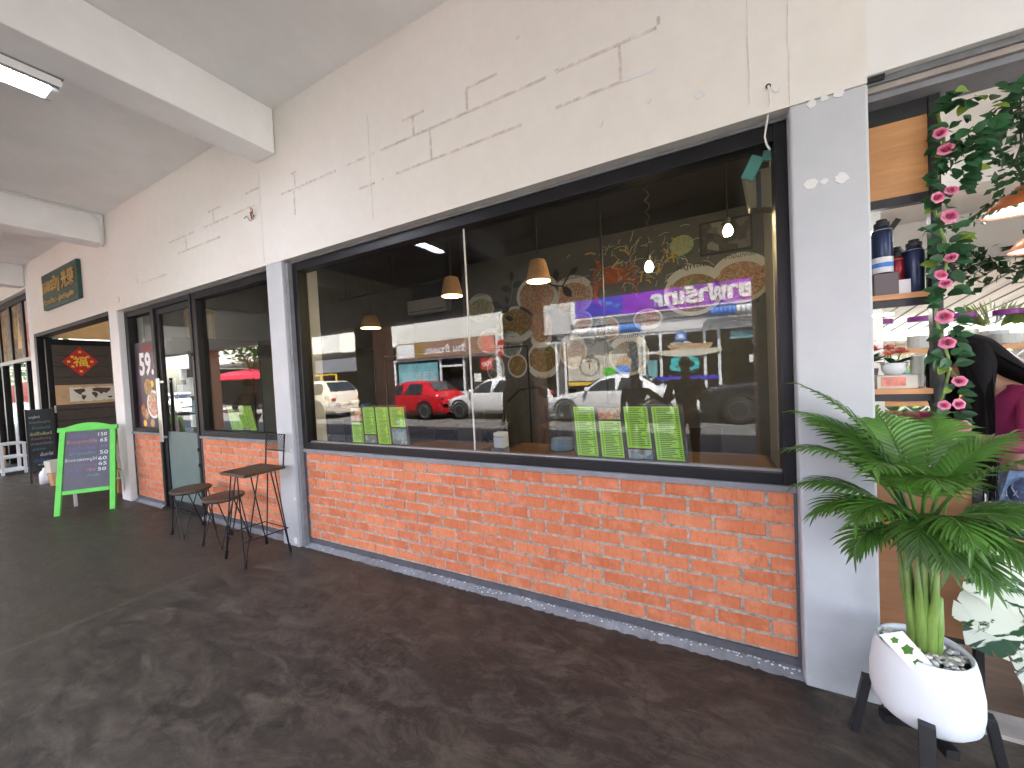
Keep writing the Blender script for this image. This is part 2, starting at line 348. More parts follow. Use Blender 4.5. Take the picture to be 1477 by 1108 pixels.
# ------------------------------------------------------------------ setting: ground, slabs, beams
structure(MB().box(-36, 7, -4.75, .1, -.25, 0).build('arcade_floor', M['floor']))
structure(MB().box(-14.6, .72, .1, 8.5, -.25, 0).build('shop_floor', M['int_floor']))
structure(MB().box(.72, 7, .1, 8.5, -.25, -.002).build('wooden_shop_floor', M['tilew']))
structure(MB().box(-60, 40, -11, -7.4, -.45, -.1).build('road', M['asphalt']))
structure(MB().box(-60, 40, -7.399, -4.951, -.45, -.1).build('shaded_road_strip', M['tarmac']))  # near part of the road, building shade put into its darker colour
structure(MB().box(-60, 40, -4.95, -4.75, -.45, -.01).build('kerb', M['pave']))
structure(MB().box(-60, 40, -16.5, -11, -.45, .0).build('pavement', M['pave']))
structure(MB().box(-60, -14.6, .1, 40, -.45, -.012).build('side_yard', M['pave']))
structure(MB().box(-300, 300, -300, 300, -1.2, -.46).build('ground', M['pave']))
structure(MB().box(-14.6, 40, 8.5, 40, -.45, -.05).build('back_yard', M['pave']))
structure(MB().box(-36, 7, -4.6, .012, 3.95, 4.12).build('arcade_ceiling', M['ceiling']))
structure(MB().box(-14.6, 7, .012, 6.6, 3.951, 4.12).build('inner_ceiling', M['int_dark']))
structure(MB().box(-36, 7, -4.65, 8.2, 4.121, 4.9).build('unseen_sun_block', M['fascia']))  # unseen slab added to block the sun, height set for the road shadow
for i, x in enumerate((-23.2, -19.3, -15.4, -11.52, -7.63, -3.685, .345, 4.3)):
    structure(MB().box(x, x+.30, -4.0, -.004, 3.557, 3.949).build('ceiling_beam', M['ceiling'], bevel=.008))
structure(MB().box(-36, 7, -4.52, -4.001, 2.78, 3.949).build('front_beam', M['soffit'], bevel=.01))
for i, (x, d) in enumerate(((-31.2, 'farthest of all along the arcade'), (-27.2, 'second farthest along the arcade'), (-23.3, 'beyond the far glass front'), (-19.4, 'past the end of the far glass front'), (-15.45, 'beside the far glass front'), (-11.45, 'opposite the open doorway'), (-7.46, 'opposite the glass door'), (-3.46, 'opposite the two stools and the tall chair'), (.54, 'opposite the grey pillar by the palm'), (4.5, 'beyond the florist opening'))):
    t = thing('street_column', 'square orange and grey column at the kerb, '+d, 'column', (x+.3, -4.2, 0), 'columns along the kerb')
    b = MB(); vs0 = len(b.f); b.box(x, x+.6, -4.5, -3.9, 0, 2.78)
    b.m = [1 if k == 3 else 0 for k in range(6)]
    b.build('shaft', [M['orange'], M['colgrey']], t, bevel=.012)

# ------------------------------------------------------------------ pillars of the shop front
def pillar(name, label, x0, x1, top, m, y1=.27, inner=None):
    o = MB().box(x0, x1, -.0, y1, 0, top).build(name, [m], bevel=.012)
    return tag(o, label, 'pillar')
pil_r = thing('pillar', 'light grey pillar with white filler spots, behind the potted palm', 'pillar', (.46, .1, 0))
MB().box(.33, .595, 0, .27, 0, 2.617).build('shaft', M['pillar'], pil_r, bevel=.01)
pil_m = thing('pillar', 'grey pillar between the two shop windows, behind the tall chair', 'pillar', (-3.53, .1, 0))
MB().box(-3.65, -3.41, 0, .2, 0, 2.617).build('shaft', M['pillar'], pil_m, bevel=.008)
MB().box(-3.409, -3.37, .03, .2, 0, 2.6).build('side_trim', M['grey_cement'], pil_m)
MB().box(-3.64, -3.385, .202, .33, 0, 3.9).build('inner_face', M['cream'], pil_m)
pillar('pillar', 'white pillar behind the green chalkboard, beside the price poster window', -7.43, -7.14, 2.63, M['white_wall'])
pillar('pillar', 'white pillar at the left of the open doorway, beside the tall glass front', -11.22, -10.97, 3.949, M['white_wall'])
def patches(spots, parent, y=0.0, name='filler_patch', m='white_patch', seed=3):
    q = random.Random(seed)
    for (x, z, rx, rz) in spots:
        n = 14; b = MB(); vs = []
        for k in range(n):
            a = 2*math.pi*k/n; s = q.uniform(.72, 1.12); vs.append((x+math.cos(a)*rx*s, z+math.sin(a)*rz*s))
        b.prism(vs, lambda a, c, d: (a, d, c), y-.0025, y+.01); b.build(name, M[m], parent)
patches([(.408, 2.60, .019, .02), (.452, 2.605, .016, .012), (.50, 2.608, .018, .02), (.40, 2.262, .026, .022), (.444, 2.258, .014, .013), (.502, 2.258, .026, .022)], pil_r, -.001)
patches([(-3.44, .9, .012, .012), (-3.43, .45, .014, .02), (-3.46, .06, .03, .03)], pil_m, -.001, seed=5)

# ------------------------------------------------------------------ walls above the openings
uw = thing('upper_wall', 'cream wall over the dark windows, with old glue lines and filler spots', 'wall', (-3.4, .1, 2.6))
MB().box(-7.43, .592, 0, .27, 2.6172, 3.949).build('wall_face', M['cream'], uw)
def glue(segs, parent, wd=.016):
    for (xa, za, xb, zb) in segs:
        b = MB()
        if abs(xa-xb) > abs(za-zb): b.box(min(xa, xb), max(xa, xb), -.0018, .01, za-wd/2, za+wd/2)
        else: b.box(xa-wd/2, xa+wd/2, -.0022, .01, min(za, zb), max(za, zb))
        b.build('glue_line', M['scar'], parent)
glue([(-3.34, 3.19, -2.62, 3.19), (-2.52, 3.194, -2.28, 3.194), (-2.12, 3.194, -.80, 3.2), (-.74, 3.2, -.2, 3.21), (-2.37, 2.978, -2.2, 2.978), (-1.98, 2.985, -.97, 2.995), (-.75, 3.005, -.37, 3.015),
      (-1.9, 3.33, -1.70, 3.333), (-1.35, 3.343, -1.12, 3.345), (-3.19, 3.325, -3.11, 3.325), (-3.14, 3.20, -3.14, 3.31), (-3.165, 2.97, -3.165, 3.175), (-1.80, 3.2, -1.80, 3.32), (-1.657, 2.995, -1.657, 3.185), (-1.348, 3.21, -1.348, 3.335), (-.385, 3.02, -.385, 3.19), (-.19, 3.21, -.19, 3.25)], uw)
glue([(-5.5, 3.2, -4.9, 3.2), (-4.7, 3.2, -3.75, 3.19), (-5.3, 3.04, -4.4, 3.03), (-5.1, 3.04, -5.1, 3.19), (-4.5, 3.2, -4.5, 3.33), (-4.6, 3.335, -4.35, 3.335), (-6.3, 2.86, -5.6, 2.86), (-6.4, 3.0, -6.4, 2.86), (-3.9, 3.34, -3.66, 3.34)], uw, .018)
patches([(-1.74, 3.21, .02, .012), (-.30, 3.005, .09, .013), (-2.2, 3.2, .018, .012), (-.74, 3.22, .016, .012), (-.32, 3.215, .014, .018), (-3.08, 3.17, .012, .012), (-.02, 2.80, .025, .02), (-.5, 2.83, .017, .018), (-.25, 2.86, .014, .016), (-2.12, 2.985, .013, .01), (.285, 2.71, .015, .018), (-.97, 3.5, .014, .014)], uw, -.001, seed=9)
for x, z0, z1 in ((.185, 2.68, 3.94), (.332, 2.62, 3.94), (-2.235, 2.72, 3.52), (-3.66, 2.64, 3.5)):
    b = MB(); z = z0; q = random.Random(int(x*100)); xx = x; pts = []
    while z < z1: pts.append((xx, -.0005, z)); z += .07; xx = x+q.uniform(-.004, .004)
    b.tube(pts, .0015, 4); b.build('crack', M['scar'], uw)
lw = thing('side_wall', 'cream wall above the open doorway, carrying the green board', 'wall', (-9.2, .1, 2.63))
MB().box(-10.969, -7.432, .004, .27, 2.65, 3.949).build('wall_face', M['cream'], lw)
MB().box(-14.6, -11.222, .0, .27, 3.52, 3.949).build('wall_face', M['cream'], lw)
rw = thing('florist_wall', 'white wall above the florist opening with a shutter track', 'wall', (2, .1, 2.63))
MB().box(.597, 7, .03, .27, 2.66, 3.949).build('wall_face', M['white_wall'], rw)
for z, y, m in ((2.645, .06, 'alu_edge'), (2.622, .075, 'sill'), (2.595, .095, 'grey_cement')):
    MB().box(.6, 7, y, .26, z-.013, z+.0128).build('shutter_track', M[m], rw)
MB().box(.6, .66, .045, .1, 2.64, 2.662).build('track_stop', M['black'], rw)

# ------------------------------------------------------------------ brick walls under the windows
def brick_mesh(L, h, d, q):
    b = MB(); c = .004
    j = lambda: q.uniform(-.0018, .0018)
    x, z = L/2, h/2
    fr = [(-x+c+j(), -d+j()*.6, -z+c+j()), (x-c+j(), -d+j()*.6, -z+c+j()), (x-c+j(), -d+j()*.6, z-c+j()), (-x+c+j(), -d+j()*.6, z-c+j())]
    md = [(-x+j(), -d+c, -z+j()), (x+j(), -d+c, -z+j()), (x+j(), -d+c, z+j()), (-x+j(), -d+c, z+j())]
    bk = [(p[0], .0, p[2]) for p in md]
    b.add(fr+md+bk, [(0, 1, 2, 3)]+[(4+i, 4+(i+1) % 4, (i+1) % 4, i) for i in range(4)]+[(8+i, 8+(i+1) % 4, 4+(i+1) % 4, 4+i) for i in range(4)])
    me = bpy.data.meshes.new('brick'); me.from_pydata(b.v, [], b.f); me.materials.append(M['brick']); return me
def brick_wall(label, x0, x1, z0, z1, rows, off, seed):
    q = random.Random(seed); t = thing('brick_wall', label, 'brick wall', ((x0+x1)/2, .1, 0), 'brick walls under the windows')
    MB().box(x0, x1, .0852, .22, .07, z1+.001).build('mortar', M['mortar'], t)
    p = .2365; g = .0150; rh = (z1-z0)/rows; full = [brick_mesh(p-g, rh-g, .03, q) for _ in range(7)]
    for r in range(rows):
        z = z1-rh*(r+.5); x = x1-.008-(off if r % 2 else off+p/2) + (0 if r % 2 else 0)
        edges = []; e = x1-.006+g/2
        first = p/2 if (r % 2 == 0) else p
        w = first
        while e > x0+.03:
            a = max(e-w, x0+.004); L = e-a-g
            if L > .03:
                full_b = abs(L-(p-g)) < .002
                me = q.choice(full) if full_b else brick_mesh(L, rh-g, .03, q)
                o = bpy.data.objects.new('brick', me); COL.objects.link(o)
                o.location = ((a+e)/2+q.uniform(-.002, .002), .11+q.uniform(-.002, .0025), z+q.uniform(-.0018, .0018)); o.rotation_euler = (q.uniform(-.012, .012), q.uniform(-.006, .006), q.uniform(-.008, .008))
                o.parent = t; o.matrix_parent_inverse = t.matrix_basis.inverted()
            e -= w; w = p
    MB().box(x0, x1, .074, .22, 0, .0695).build('skirting', M['dark_band'], t)
    MB().box(x0+.002, x1-.002, .058, .25, z1+.002, z1+.033).build('sill', M['grey_cement'], t, bevel=.004)
    for s in (x0, x1-.012): MB().box(s, s+.012, .070, .2, .07, z1+.001).build('edge_strip', M['dark_band'], t)
    return t
brick_wall('long orange brick wall under the large window, between two grey pillars', -3.37, .328, .075, .872, 10, 0, 11)
brick_wall('orange brick wall behind the stools, between the door and the grey pillar', -5.26, -3.652, .075, .93, 11, 0, 12)
brick_wall('narrow orange brick wall under the price poster', -7.138, -6.285, .075, .93, 11, 0, 13)
# worn cement fillet at the foot of the walls
def fillet(x0, x1, y=.072, seed=1):
    q = random.Random(seed); b = MB(); n = int((x1-x0)/.02); vs = []; fs = []
    for i in range(n+1):
        x = x0+(x1-x0)*i/n; a = q.uniform(-.006, .006); c = q.uniform(-.004, .004)
        vs += [(x, y+.002, .030+c), (x, y-.010+a*.5, .028+c), (x, y-.028+a, .012+c*.6), (x, y-.048+a*1.4, -.001)]
    for i in range(n):
        for k in range(3): fs.append((i*4+k, i*4+k+1, i*4+k+5, i*4+k+4))
    b.add(vs, fs); return b.build('cement_fillet', M['curb'])
for x0, x1, l in ((-3.41, .33, 'worn grey cement fillet along the foot of the long brick wall'), (-5.28, -3.65, 'worn grey cement fillet behind the stools'), (-7.14, -6.28, 'worn grey cement fillet under the price poster window')):
    o = fillet(x0, x1, seed=int(x1*10)); tag(o, l, 'fillet')
fl = MB(); q = random.Random(4)
for i in range(170):
    x = q.triangular(-2.6, .33, .3) if q.random() < .9 else q.uniform(-3.4, .3); y = .072-.006-abs(q.gauss(0, .014)); s = q.uniform(.002, .008)
    z = .031-max(0, .06-y)*.55
    fl.lathe([(0, -.002), (s, 0), (s*.6, s*.35), (0, s*.5)], (x, y, max(z, .002)), 5)
tag(fl.build('paint_flakes', M['white_patch']), 'white paint flakes along the wall foot', None, None, 'stuff')
for k in range(26): pass

# ------------------------------------------------------------------ windows and door
def frame_box(b, x0, x1, z0, z1, wl, wr, wb, wt, y0, y1):
    b.box(x0, x0+wl, y0, y1, z0, z1); b.box(x1-wr, x1, y0, y1, z0, z1)
    b.box(x0+wl, x1-wr, y0+.001, y1, z0, z0+wb); b.box(x0+wl, x1-wr, y0+.001, y1, z1-wt, z1)
W = thing('shop_window', 'large dark shop window with a street reflected in it, over the long brick wall', 'window', (-1.5, .1, .905))
b = MB(); frame_box(b, -3.37, .33, .906, 2.598, .065, .052, .055, .075, .07, .17); b.build('frame', M['alu'], W, bevel=.004)
MB().box(-3.37, .33, .064, .17, 2.599, 2.617).build('head_trim', M['alu_edge'], W)
MB().box(-3.30, .278, .1, .135, .962, .972).build('glazing_bead', M['alu_edge'], W)
MB().box(-3.306, -1.512, .125, .131, .961, 2.523).build('pane', M['pane'], W)
MB().box(-1.506, .278, .125, .131, .961, 2.523).build('pane', M['pane'], W)
MB().box(-1.5125, -1.5055, .121, .134, .961, 2.523).build('silicone_joint', M['silicone'], W)
W2 = thing('shop_window', 'smaller window behind the stools with a green menu in it', 'window', (-4.4, .1, .96))
b = MB(); frame_box(b, -5.26, -3.652, .964, 2.598, .09, .05, .06, .075, .07, .17); b.build('frame', M['alu'], W2, bevel=.004)
MB().box(-5.26, -3.652, .064, .17, 2.599, 2.617).build('head_trim', M['alu_edge'], W2)
MB().box(-5.169, -3.703, .125, .131, 1.025, 2.522).build('pane', M['pane'], W2)
W3 = thing('shop_window', 'narrow window left of the door, covered by the price poster', 'window', (-6.7, .1, .96))
b = MB(); frame_box(b, -7.138, -6.285, .964, 2.598, .10, .05, .05, .075, .07, .17); b.build('frame', M['alu'], W3, bevel=.004)
MB().box(-7.138, -6.285, .064, .17, 2.599, 2.617).build('head_trim', M['alu_edge'], W3)
MB().box(-7.037, -6.336, .125, .131, 1.015, 2.522).build('pane', M['pane'], W3)
D = thing('glass_door', 'black framed glass door with a steel handle and frosted lower panel', 'door', (-5.8, .1, 0))
b = MB(); frame_box(b, -6.283, -5.262, .0, 2.598, .055, .055, .02, .06, .06, .17); b.build('frame', M['alu'], D, bevel=.003)
MB().box(-6.283, -5.262, .064, .17, 2.599, 2.617).build('head_trim', M['alu_edge'], D)
b = MB(); frame_box(b, -6.226, -5.319, .022, 2.535, .075, .055, .09, .07, .085, .135); leafo = b.build('leaf', M['alu'], D, bevel=.003)
MB().box(-6.15, -5.375, .107, .113, .114, 2.463).build('pane', M['door_pane'], leafo)
MB().box(-6.149, -5.376, .100, .105, .116, .985).build('frosted_film', M['frost'], leafo)
h = MB(); h.box(-6.215, -6.125, .035, .045, .86, 1.66); hh = h.build('handle', M['steel'], leafo, bevel=.003)
h = MB(); h.box(-6.10, -6.04, .165, .175, .86, 1.66); h.build('handle', M['steel'], leafo, bevel=.003)
h = MB(); [h.box(-6.19, -6.15, .0452, .09, z, z+.03) for z in (.90, 1.60)]; h.build('handle_fixing', M['steel'], leafo)
h = MB(); [h.lathe([(.012, -.02), (.012, .02)], (-5.29, .055, z), 8) for z in (.62, .8, 1.9)]; h.build('hinge', M['alu'], D)
q = random.Random(8)
for kk, (x, z, a, c, col) in enumerate(((-5.78, 1.62, .13, .09, 'white_paper'), (-5.86, 1.40, .17, .11, 'white_paper'), (-5.62, 1.42, .15, .15, 'white_paper'), (-5.84, 1.26, .20, .12, 'white_paper'), (-5.60, 1.22, .13, .1, 'teal_poster'), (-5.58, 1.05, .09, .1, 'white_paper'))):
    tag(MB().box(x, x+a*1.4, .1145, .1165, z, z+c*1.5).build('paper_notice', M[col]), ['topmost white notice', 'white notice under the topmost one', 'tall white notice by the hinge side', 'widest white notice', 'only blue green notice', 'lowest white notice'][kk]+' taped inside the glass door', 'notice', 'notices on the glass door')
# price poster
P = thing('price_poster', 'dark purple poster with 59 in large white figures, in the narrow window', 'poster', (-6.7, .12, .98))
MB().box(-7.036, -6.337, .117, .1225, 1.016, 2.165).build('sheet', M['purple'], P)
b = MB(); text_into(b, '59.-', (-6.90, .1165, 1.71), (1, 0, 0), (0, 0, 1), .55, .32, .035); b.build('price', M['white_paper'], P)
b = MB(); text_into(b, 'เริ่มต้นเพียง', (-6.78, .1165, 2.045), (1, 0, 0), (0, 0, 1), .36, .075, .02); b.build('heading', M['red'], P)
food_red = m_food('noodle_print', [(.42, .03, .02), (.62, .10, .03), (.70, .32, .12), (.10, .22, .03), (.62, .5, .38)], 34)
food_br = m_food('curry_print', [(.42, .16, .04), (.5, .08, .03), (.62, .40, .16), (.16, .22, .05)], 26)
food_gr = m_food('salad_print', [(.08, .20, .04), (.20, .30, .06), (.42, .12, .05), (.55, .5, .3)], 24)
food_cold = m_food('seafood_print', [(.30, .36, .40), (.55, .56, .55), (.34, .20, .10), (.12, .22, .26)], 30)
def disc(b, x, z, rx, rz, y, n=20, d=.003, tilt=0):
    ca, sa = math.cos(tilt), math.sin(tilt)
    b.prism([(x+math.cos(2*math.pi*k/n)*rx*ca-math.sin(2*math.pi*k/n)*rz*sa, z+math.cos(2*math.pi*k/n)*rx*sa+math.sin(2*math.pi*k/n)*rz*ca) for k in range(n)], lambda a, c, e: (a, e, c), y-d, y)
for (x, z, r, m1, m2) in ((-6.55, 1.33, .19, 'white_paper', food_red), (-6.68, 1.56, .11, 'khaki', food_br), (-6.86, 1.25, .08, 'red', food_br), (-6.78, 1.20, .075, 'khaki', food_red)):
    b = MB(); disc(b, x, z, r, r, .117); o = b.build('plate', M[m1] if isinstance(m1, str) else m1, P)
    b = MB(); disc(b, x, z, r*.82, r*.82, .1139, d=.002); b.build('dish', m2, o)
for (x, z, r, m) in ((-6.56, 1.60, .05, 'yellow'), (-6.85, 1.075, .05, 'yellow'), (-6.62, 1.08, .06, 'khaki')):
    b = MB(); disc(b, x, z, r, r*.9, .117, d=.0022); b.build('fruit', M[m], P)

# ------------------------------------------------------------------ menu boards leaning inside the glass
def menu_board(label, x0, x1, z0, z1, shear, sheets, photos, loc=.19):
    t = thing('menu_board', label, 'menu', ((x0+x1)/2, loc, z0), 'menu boards leaning inside the windows')
    y = lambda z: loc+.05*(1-(z-z0)/(z1-z0))*-1+.05
    f = lambda u, v, d: (x0+u*(x1-x0)+shear*(1-v), loc-.035*(1-v)+.035+d, z0+v*(z1-z0))
    b = MB(); b.prism([(-.02, -.02), (1.02, -.02), (1.02, 1.02), (-.02, 1.02)], f, 0, .008); b.build('backing', M['khaki'] if False else M['darkwood'], t)
    for (u0, u1, v0, v1) in sheets:
        b = MB(); b.prism([(u0, v0), (u1, v0), (u1, v1), (u0, v1)], f, -.003, -.0005); o = b.build('sheet', M['menu_green'], t)
        b = MB(); q = random.Random(int(u0*100)); v = v1-.05
        while v > v0+.03:
            e = q.uniform(.35, .68)
            for (p0, p1) in ((u0+.018, u0+.03), (u0+.042, u0+.042+(u1-u0)*e), (u1-.035, u1-.012)):
                b.prism([(p0, v), (p1, v), (p1, v+.012), (p0, v+.012)], f, -.0045, -.0031)
            v -= .034
        b.build('menu_line', M['ink'], o)
    for (u0, u1, v0, v1, m) in photos:
        b = MB(); b.prism([(u0, v0), (u1, v0), (u1, v1), (u0, v1)], f, -.003, -.0005); b.build('food_photo', m, t)
menu_board('green four sheet menu leaning inside the right part of the large window', -.81, -.175, .965, 1.275, .03,
           [(.01, .22, 0, .98), (.255, .465, 0, .70), (.505, .72, .2, .98), (.755, .985, 0, .98)], [(.255, .465, .73, .95, food_red), (.505, .72, 0, .17, food_cold)])
menu_board('green four sheet menu leaning in the left corner of the large window', -2.90, -2.25, .965, 1.275, .06,
           [(.01, .22, 0, .55), (.25, .46, .25, .98), (.49, .71, 0, .98), (.745, .985, .46, .98)], [(.01, .22, .6, .96, food_red), (.25, .46, 0, .21, food_cold), (.745, .985, 0, .42, food_cold)])
menu_board('green menu leaning inside the smaller window behind the stools', -4.98, -4.48, 1.03, 1.29, .16,
           [(.01, .23, .0, .98), (.25, .48, 0, .72), (.50, .73, .1, .98), (.755, .985, 0, .98)], [(.50, .73, 0, .08, food_cold)])

# ------------------------------------------------------------------ signs on the walls
t = thing('sign_board', 'dark green board with gold Thai and Chinese lettering above the open doorway', 'sign', (-9.2, 0, 2.95))
MB().box(-10.02, -8.33, -.045, .003, 2.955, 3.535).build('board', M['sign_green'], t, bevel=.004)
b = MB(); text_into(b, 'กองเจริญ', (-9.95, -.0455, 3.17), (1, 0, 0), (0, 0, 1), .86, .27, .022, thick=.012); text_into(b, '光榮', (-9.0, -.0455, 3.18), (1, 0, 0), (0, 0, 1), .56, .27, .018, thick=.012); b.build('large_lettering', M['gold'], t)
b = MB(); text_into(b, 'ก๋วยเตี๋ยว-ปู่เจริญชัย', (-9.95, -.0455, 3.0), (1, 0, 0), (0, 0, 1), 1.45, .12, .014, thick=.008); b.build('small_lettering', M['gold'], t)
# ------------------------------------------------------------------ fluorescent lamp at the beam, conduit, cable
t = thing('fluorescent_lamp', 'lit white fluorescent tube lamp hanging beside the ceiling beam', 'ceiling lamp', (-3.8, -1.8, 3.5))
MB().box(-3.86, -3.70, -2.62, -1.19, 3.52, 3.549).build('batten', M['white'], t, bevel=.004)
MB().box(-3.69, -3.688, -2.6, -1.2, 3.5, 3.556).build('side_plate', M['soffit'], t)
MB().box(-3.885, -3.675, -2.62, -1.19, 3.5495, 3.556).build('bracket', M['alu_edge'], t)
for x in (-3.745, -3.815):
    MB().tube([(x, -2.56, 3.492), (x, -1.245, 3.492)], .016, 12).build('tube', M['tube'], t, True)
e = MB(); [e.box(-3.85, -3.71, y, y+.035, 3.47, 3.5195) for y in (-2.6, -1.243)]; e.build('end_cap', M['white'], t, bevel=.004)
e = MB(); e.box(-3.868, -3.858, -2.6, -1.21, 3.475, 3.5195); e.box(-3.70, -3.692, -2.6, -1.21, 3.485, 3.5195); e.build('reflector', M['alu_edge'], t)
pts = [(-7.30, -3.9, 3.93), (-7.28, -.20, 3.93)]+[(-7.28, -.20+.15*math.sin(a), 3.93-.15*(1-math.cos(a))) for a in [k*math.pi/12 for k in range(1, 7)]]+[(-7.28, -.05, 3.50)]
o = MB().tube(pts, .014, 10).build('conduit', M['pvc'], None, True); tag(o, 'white conduit pipe running along the far ceiling beam and bending down the wall', 'pipe')
t = thing('loose_wire', 'white wire hanging from a hole over the window corner', 'cable', (.256, 0, 2.73))
MB().tube([(.256, .01, 2.735), (.256, -.012, 2.728), (.262, -.006, 2.66), (.252, .03, 2.60), (.243, .05, 2.54), (.25, .05, 2.50), (.262, .05, 2.475)], .0045, 6).build('wire', M['cable'], t, True)
b = MB(); disc(b, .256, 2.733, .011, .011, -.0005, 10); b.build('hole', M['black'], t)
t = thing('wire_stub', 'tangled red and black wires sticking out of the cream wall', 'cable', (-3.8, 0, 3.09))
q = random.Random(2)
for k in range(5):
    p = [(-3.8+q.uniform(-.03, .03), .0, 3.09+q.uniform(-.02, .02))]
    for j in range(4): p.append((p[-1][0]+q.uniform(-.035, .05), p[-1][1]-.016, p[-1][2]+q.uniform(-.03, .035)))
    MB().tube(p, .003, 5).build('wire', M['red' if k % 2 else 'black'], t)
o = MB().box(-7.06, -7.0, -.012, -.0005, 2.72, 2.79).build('junction_plate', M['cream']); tag(o, 'small cream cover plate above the price poster window', 'cover plate')

# ------------------------------------------------------------------ open doorway at the left
t = thing('doorway_frame', 'black steel frame around the open doorway below the green board', 'door frame', (-9.2, .1, 0))
b = MB(); b.box(-10.969, -7.433, .01, .16, 2.592, 2.649); b.build('header', M['alu'], t)
MB().box(-10.969, -10.86, .01, .2, 0, 2.59).build('jamb', M['alu'], t); MB().box(-7.475, -7.433, .01, .16, 0, 2.59).build('jamb', M['alu'], t)
t = thing('folded_door', 'dark brown boarded door folded into the doorway, with a red diamond and a map on it', 'door', (-10.6, .8, 0))
MB().box(-10.68, -10.60, .06, 1.75, 0, 2.54).build('leaf', M['alu'], t, bevel=.004)
z = .04
while z < 2.4:
    MB().box(-10.599, -10.588, .13, 1.68, z+.004, min(z+.196, 2.44)).build('board', M['darkwood'], t, bevel=.003); z += .2
MB().tube([(-10.57, .11, 1.32), (-10.55, .11, 1.32), (-10.55, .11, 1.2)], .012).build('handle', M['steel'], t)
t = thing('new_year_diamond', 'red diamond with a golden Chinese character on the dark door', 'decoration', (-10.59, .47, 2.13))
fx = lambda a, c, d: (-10.587+d, .47+a, 2.13+c)
b = MB(); b.prism([(0, -.275), (.235, 0), (0, .275), (-.235, 0)], fx, 0, .004); b.build('card', M['red'], t)
b = MB(); text_into(b, '福', (-10.5825, .375, 2.04), (0, 1, 0), (0, 0, 1), .19, .19, .02); b.build('character', M['yellow'], t)
b = MB(); q = random.Random(6)
for (a, c) in ((-.15, 0), (.15, 0), (0, .18), (0, -.18), (-.1, -.09), (.1, -.09), (.1, .09), (-.1, .09)):
    b.prism([(a+math.cos(k*math.pi/4)*(.03 if k % 2 else .016), c+math.sin(k*math.pi/4)*(.03 if k % 2 else .016)) for k in range(8)], fx, .0042, .006)
b.build('ornament', M['yellow'], t)
t = thing('world_map_board', 'old brown world map picture on the dark door', 'picture', (-10.59, .5, 1.5))
fx = lambda a, c, d: (-10.587+d, .13+a*.86, 1.335+c*.36)
b = MB(); b.prism([(0, 0), (1, 0), (1, 1), (0, 1)], fx, 0, .006); b.build('backing', M['khaki'], t)
pq = random.Random(3); pp = [(.2+.72*k/14, .14+pq.uniform(-.04, .04)) for k in range(15)]+[(.92-.72*k/14, .86+pq.uniform(-.04, .04)) for k in range(15)]
b = MB(); b.prism(pp, fx, .0062, .0075); b.build('parchment', M['cream_poster'], t)
for poly in ([(.25, .75), (.42, .8), (.44, .66), (.37, .55), (.39, .45), (.34, .5), (.29, .62)], [(.38, .46), (.45, .42), (.43, .3), (.40, .18), (.37, .32)], [(.54, .6), (.60, .58), (.63, .45), (.59, .26), (.56, .40), (.53, .5)], [(.54, .78), (.62, .82), (.84, .78), (.82, .64), (.76, .5), (.72, .56), (.68, .46), (.63, .6), (.56, .64)], [(.78, .34), (.86, .34), (.85, .24), (.79, .25)]):
    b = MB(); b.prism(poly, fx, .0077, .0085); b.build('continent', M['walnut'], t)
t = thing('neighbour_room', 'warm orange walls of the room behind the open doorway', 'wall', (-11, 3, 0))
MB().box(-11.0, -10.95, 1.9, 6.4, 0, 3.9).build('side_wall', M['orange_wall'], t)
MB().box(-11.0, -10.95, .28, 1.899, 2.60, 3.9).build('bulkhead', mat('pale_orange_paint', (.80, .50, .24), .8, var=.06), t)
# glass front and posters beyond
t = thing('tall_glass_front', 'tall glass shop front with dark mullions at the far left', 'shop front', (-12.8, .1, 0))
b = MB(); [b.box(x, x+.1, .08, .18, .05, 3.4) for x in (-11.32, -12.05, -13.0, -13.9, -14.6)]
m_ = b
for x in (-11.32, -12.05, -13.0, -13.9, -14.6): MB().box(x, x+.1, .08, .18, .05, 3.4).build('mullion', M['alu'], t)
MB().box(-14.6, -11.223, .07, .2, 3.401, 3.515).build('header', M['alu'], t); MB().box(-14.6, -11.223, .075, .19, 2.22, 2.29).build('transom', M['alu_edge'], t); MB().box(-14.6, -11.223, .06, .2, 0, .049).build('kick_rail', M['alu'], t)
for x0, x1 in ((-11.949, -11.321), (-12.899, -12.051), (-13.799, -13.001), (-14.499, -13.901)):
    MB().box(x0, x1, .125, .131, .051, 2.219).build('pane', M['far_pane'], t)
poster_m = m_food('travel_poster', [(.05, .22, .14), (.62, .42, .34), (.70, .62, .55), (.55, .20, .18)], 2.2)
temple_m = m_food('temple_poster', [(.05, .035, .05), (.10, .07, .06), (.35, .22, .06)], 3)
tag(MB().box(-11.949, -11.321, .11, .124, 2.291, 3.39).build('window_poster', poster_m), 'colourful pink and green poster high in the far glass front', 'poster')
tp = thing('window_poster', 'dark poster with a golden temple high in the far glass front', 'poster', (-12.5, .12, 2.3))
MB().box(-12.899, -12.051, .11, .124, 2.291, 3.39).build('sheet', temple_m, tp)
b = MB(); b.prism([(-12.6, 2.5), (-12.3, 2.5), (-12.33, 2.7), (-12.38, 2.8), (-12.40, 2.95), (-12.45, 3.2), (-12.50, 2.95), (-12.52, 2.8), (-12.57, 2.7)], lambda a, c, d: (a, d, c), .107, .1095); b.build('temple', M['gold'], tp)
tag(MB().box(-13.799, -13.001, .11, .124, 2.291, 3.39).build('window_poster', temple_m), 'dark plain poster at the far end of the glass front', 'poster')
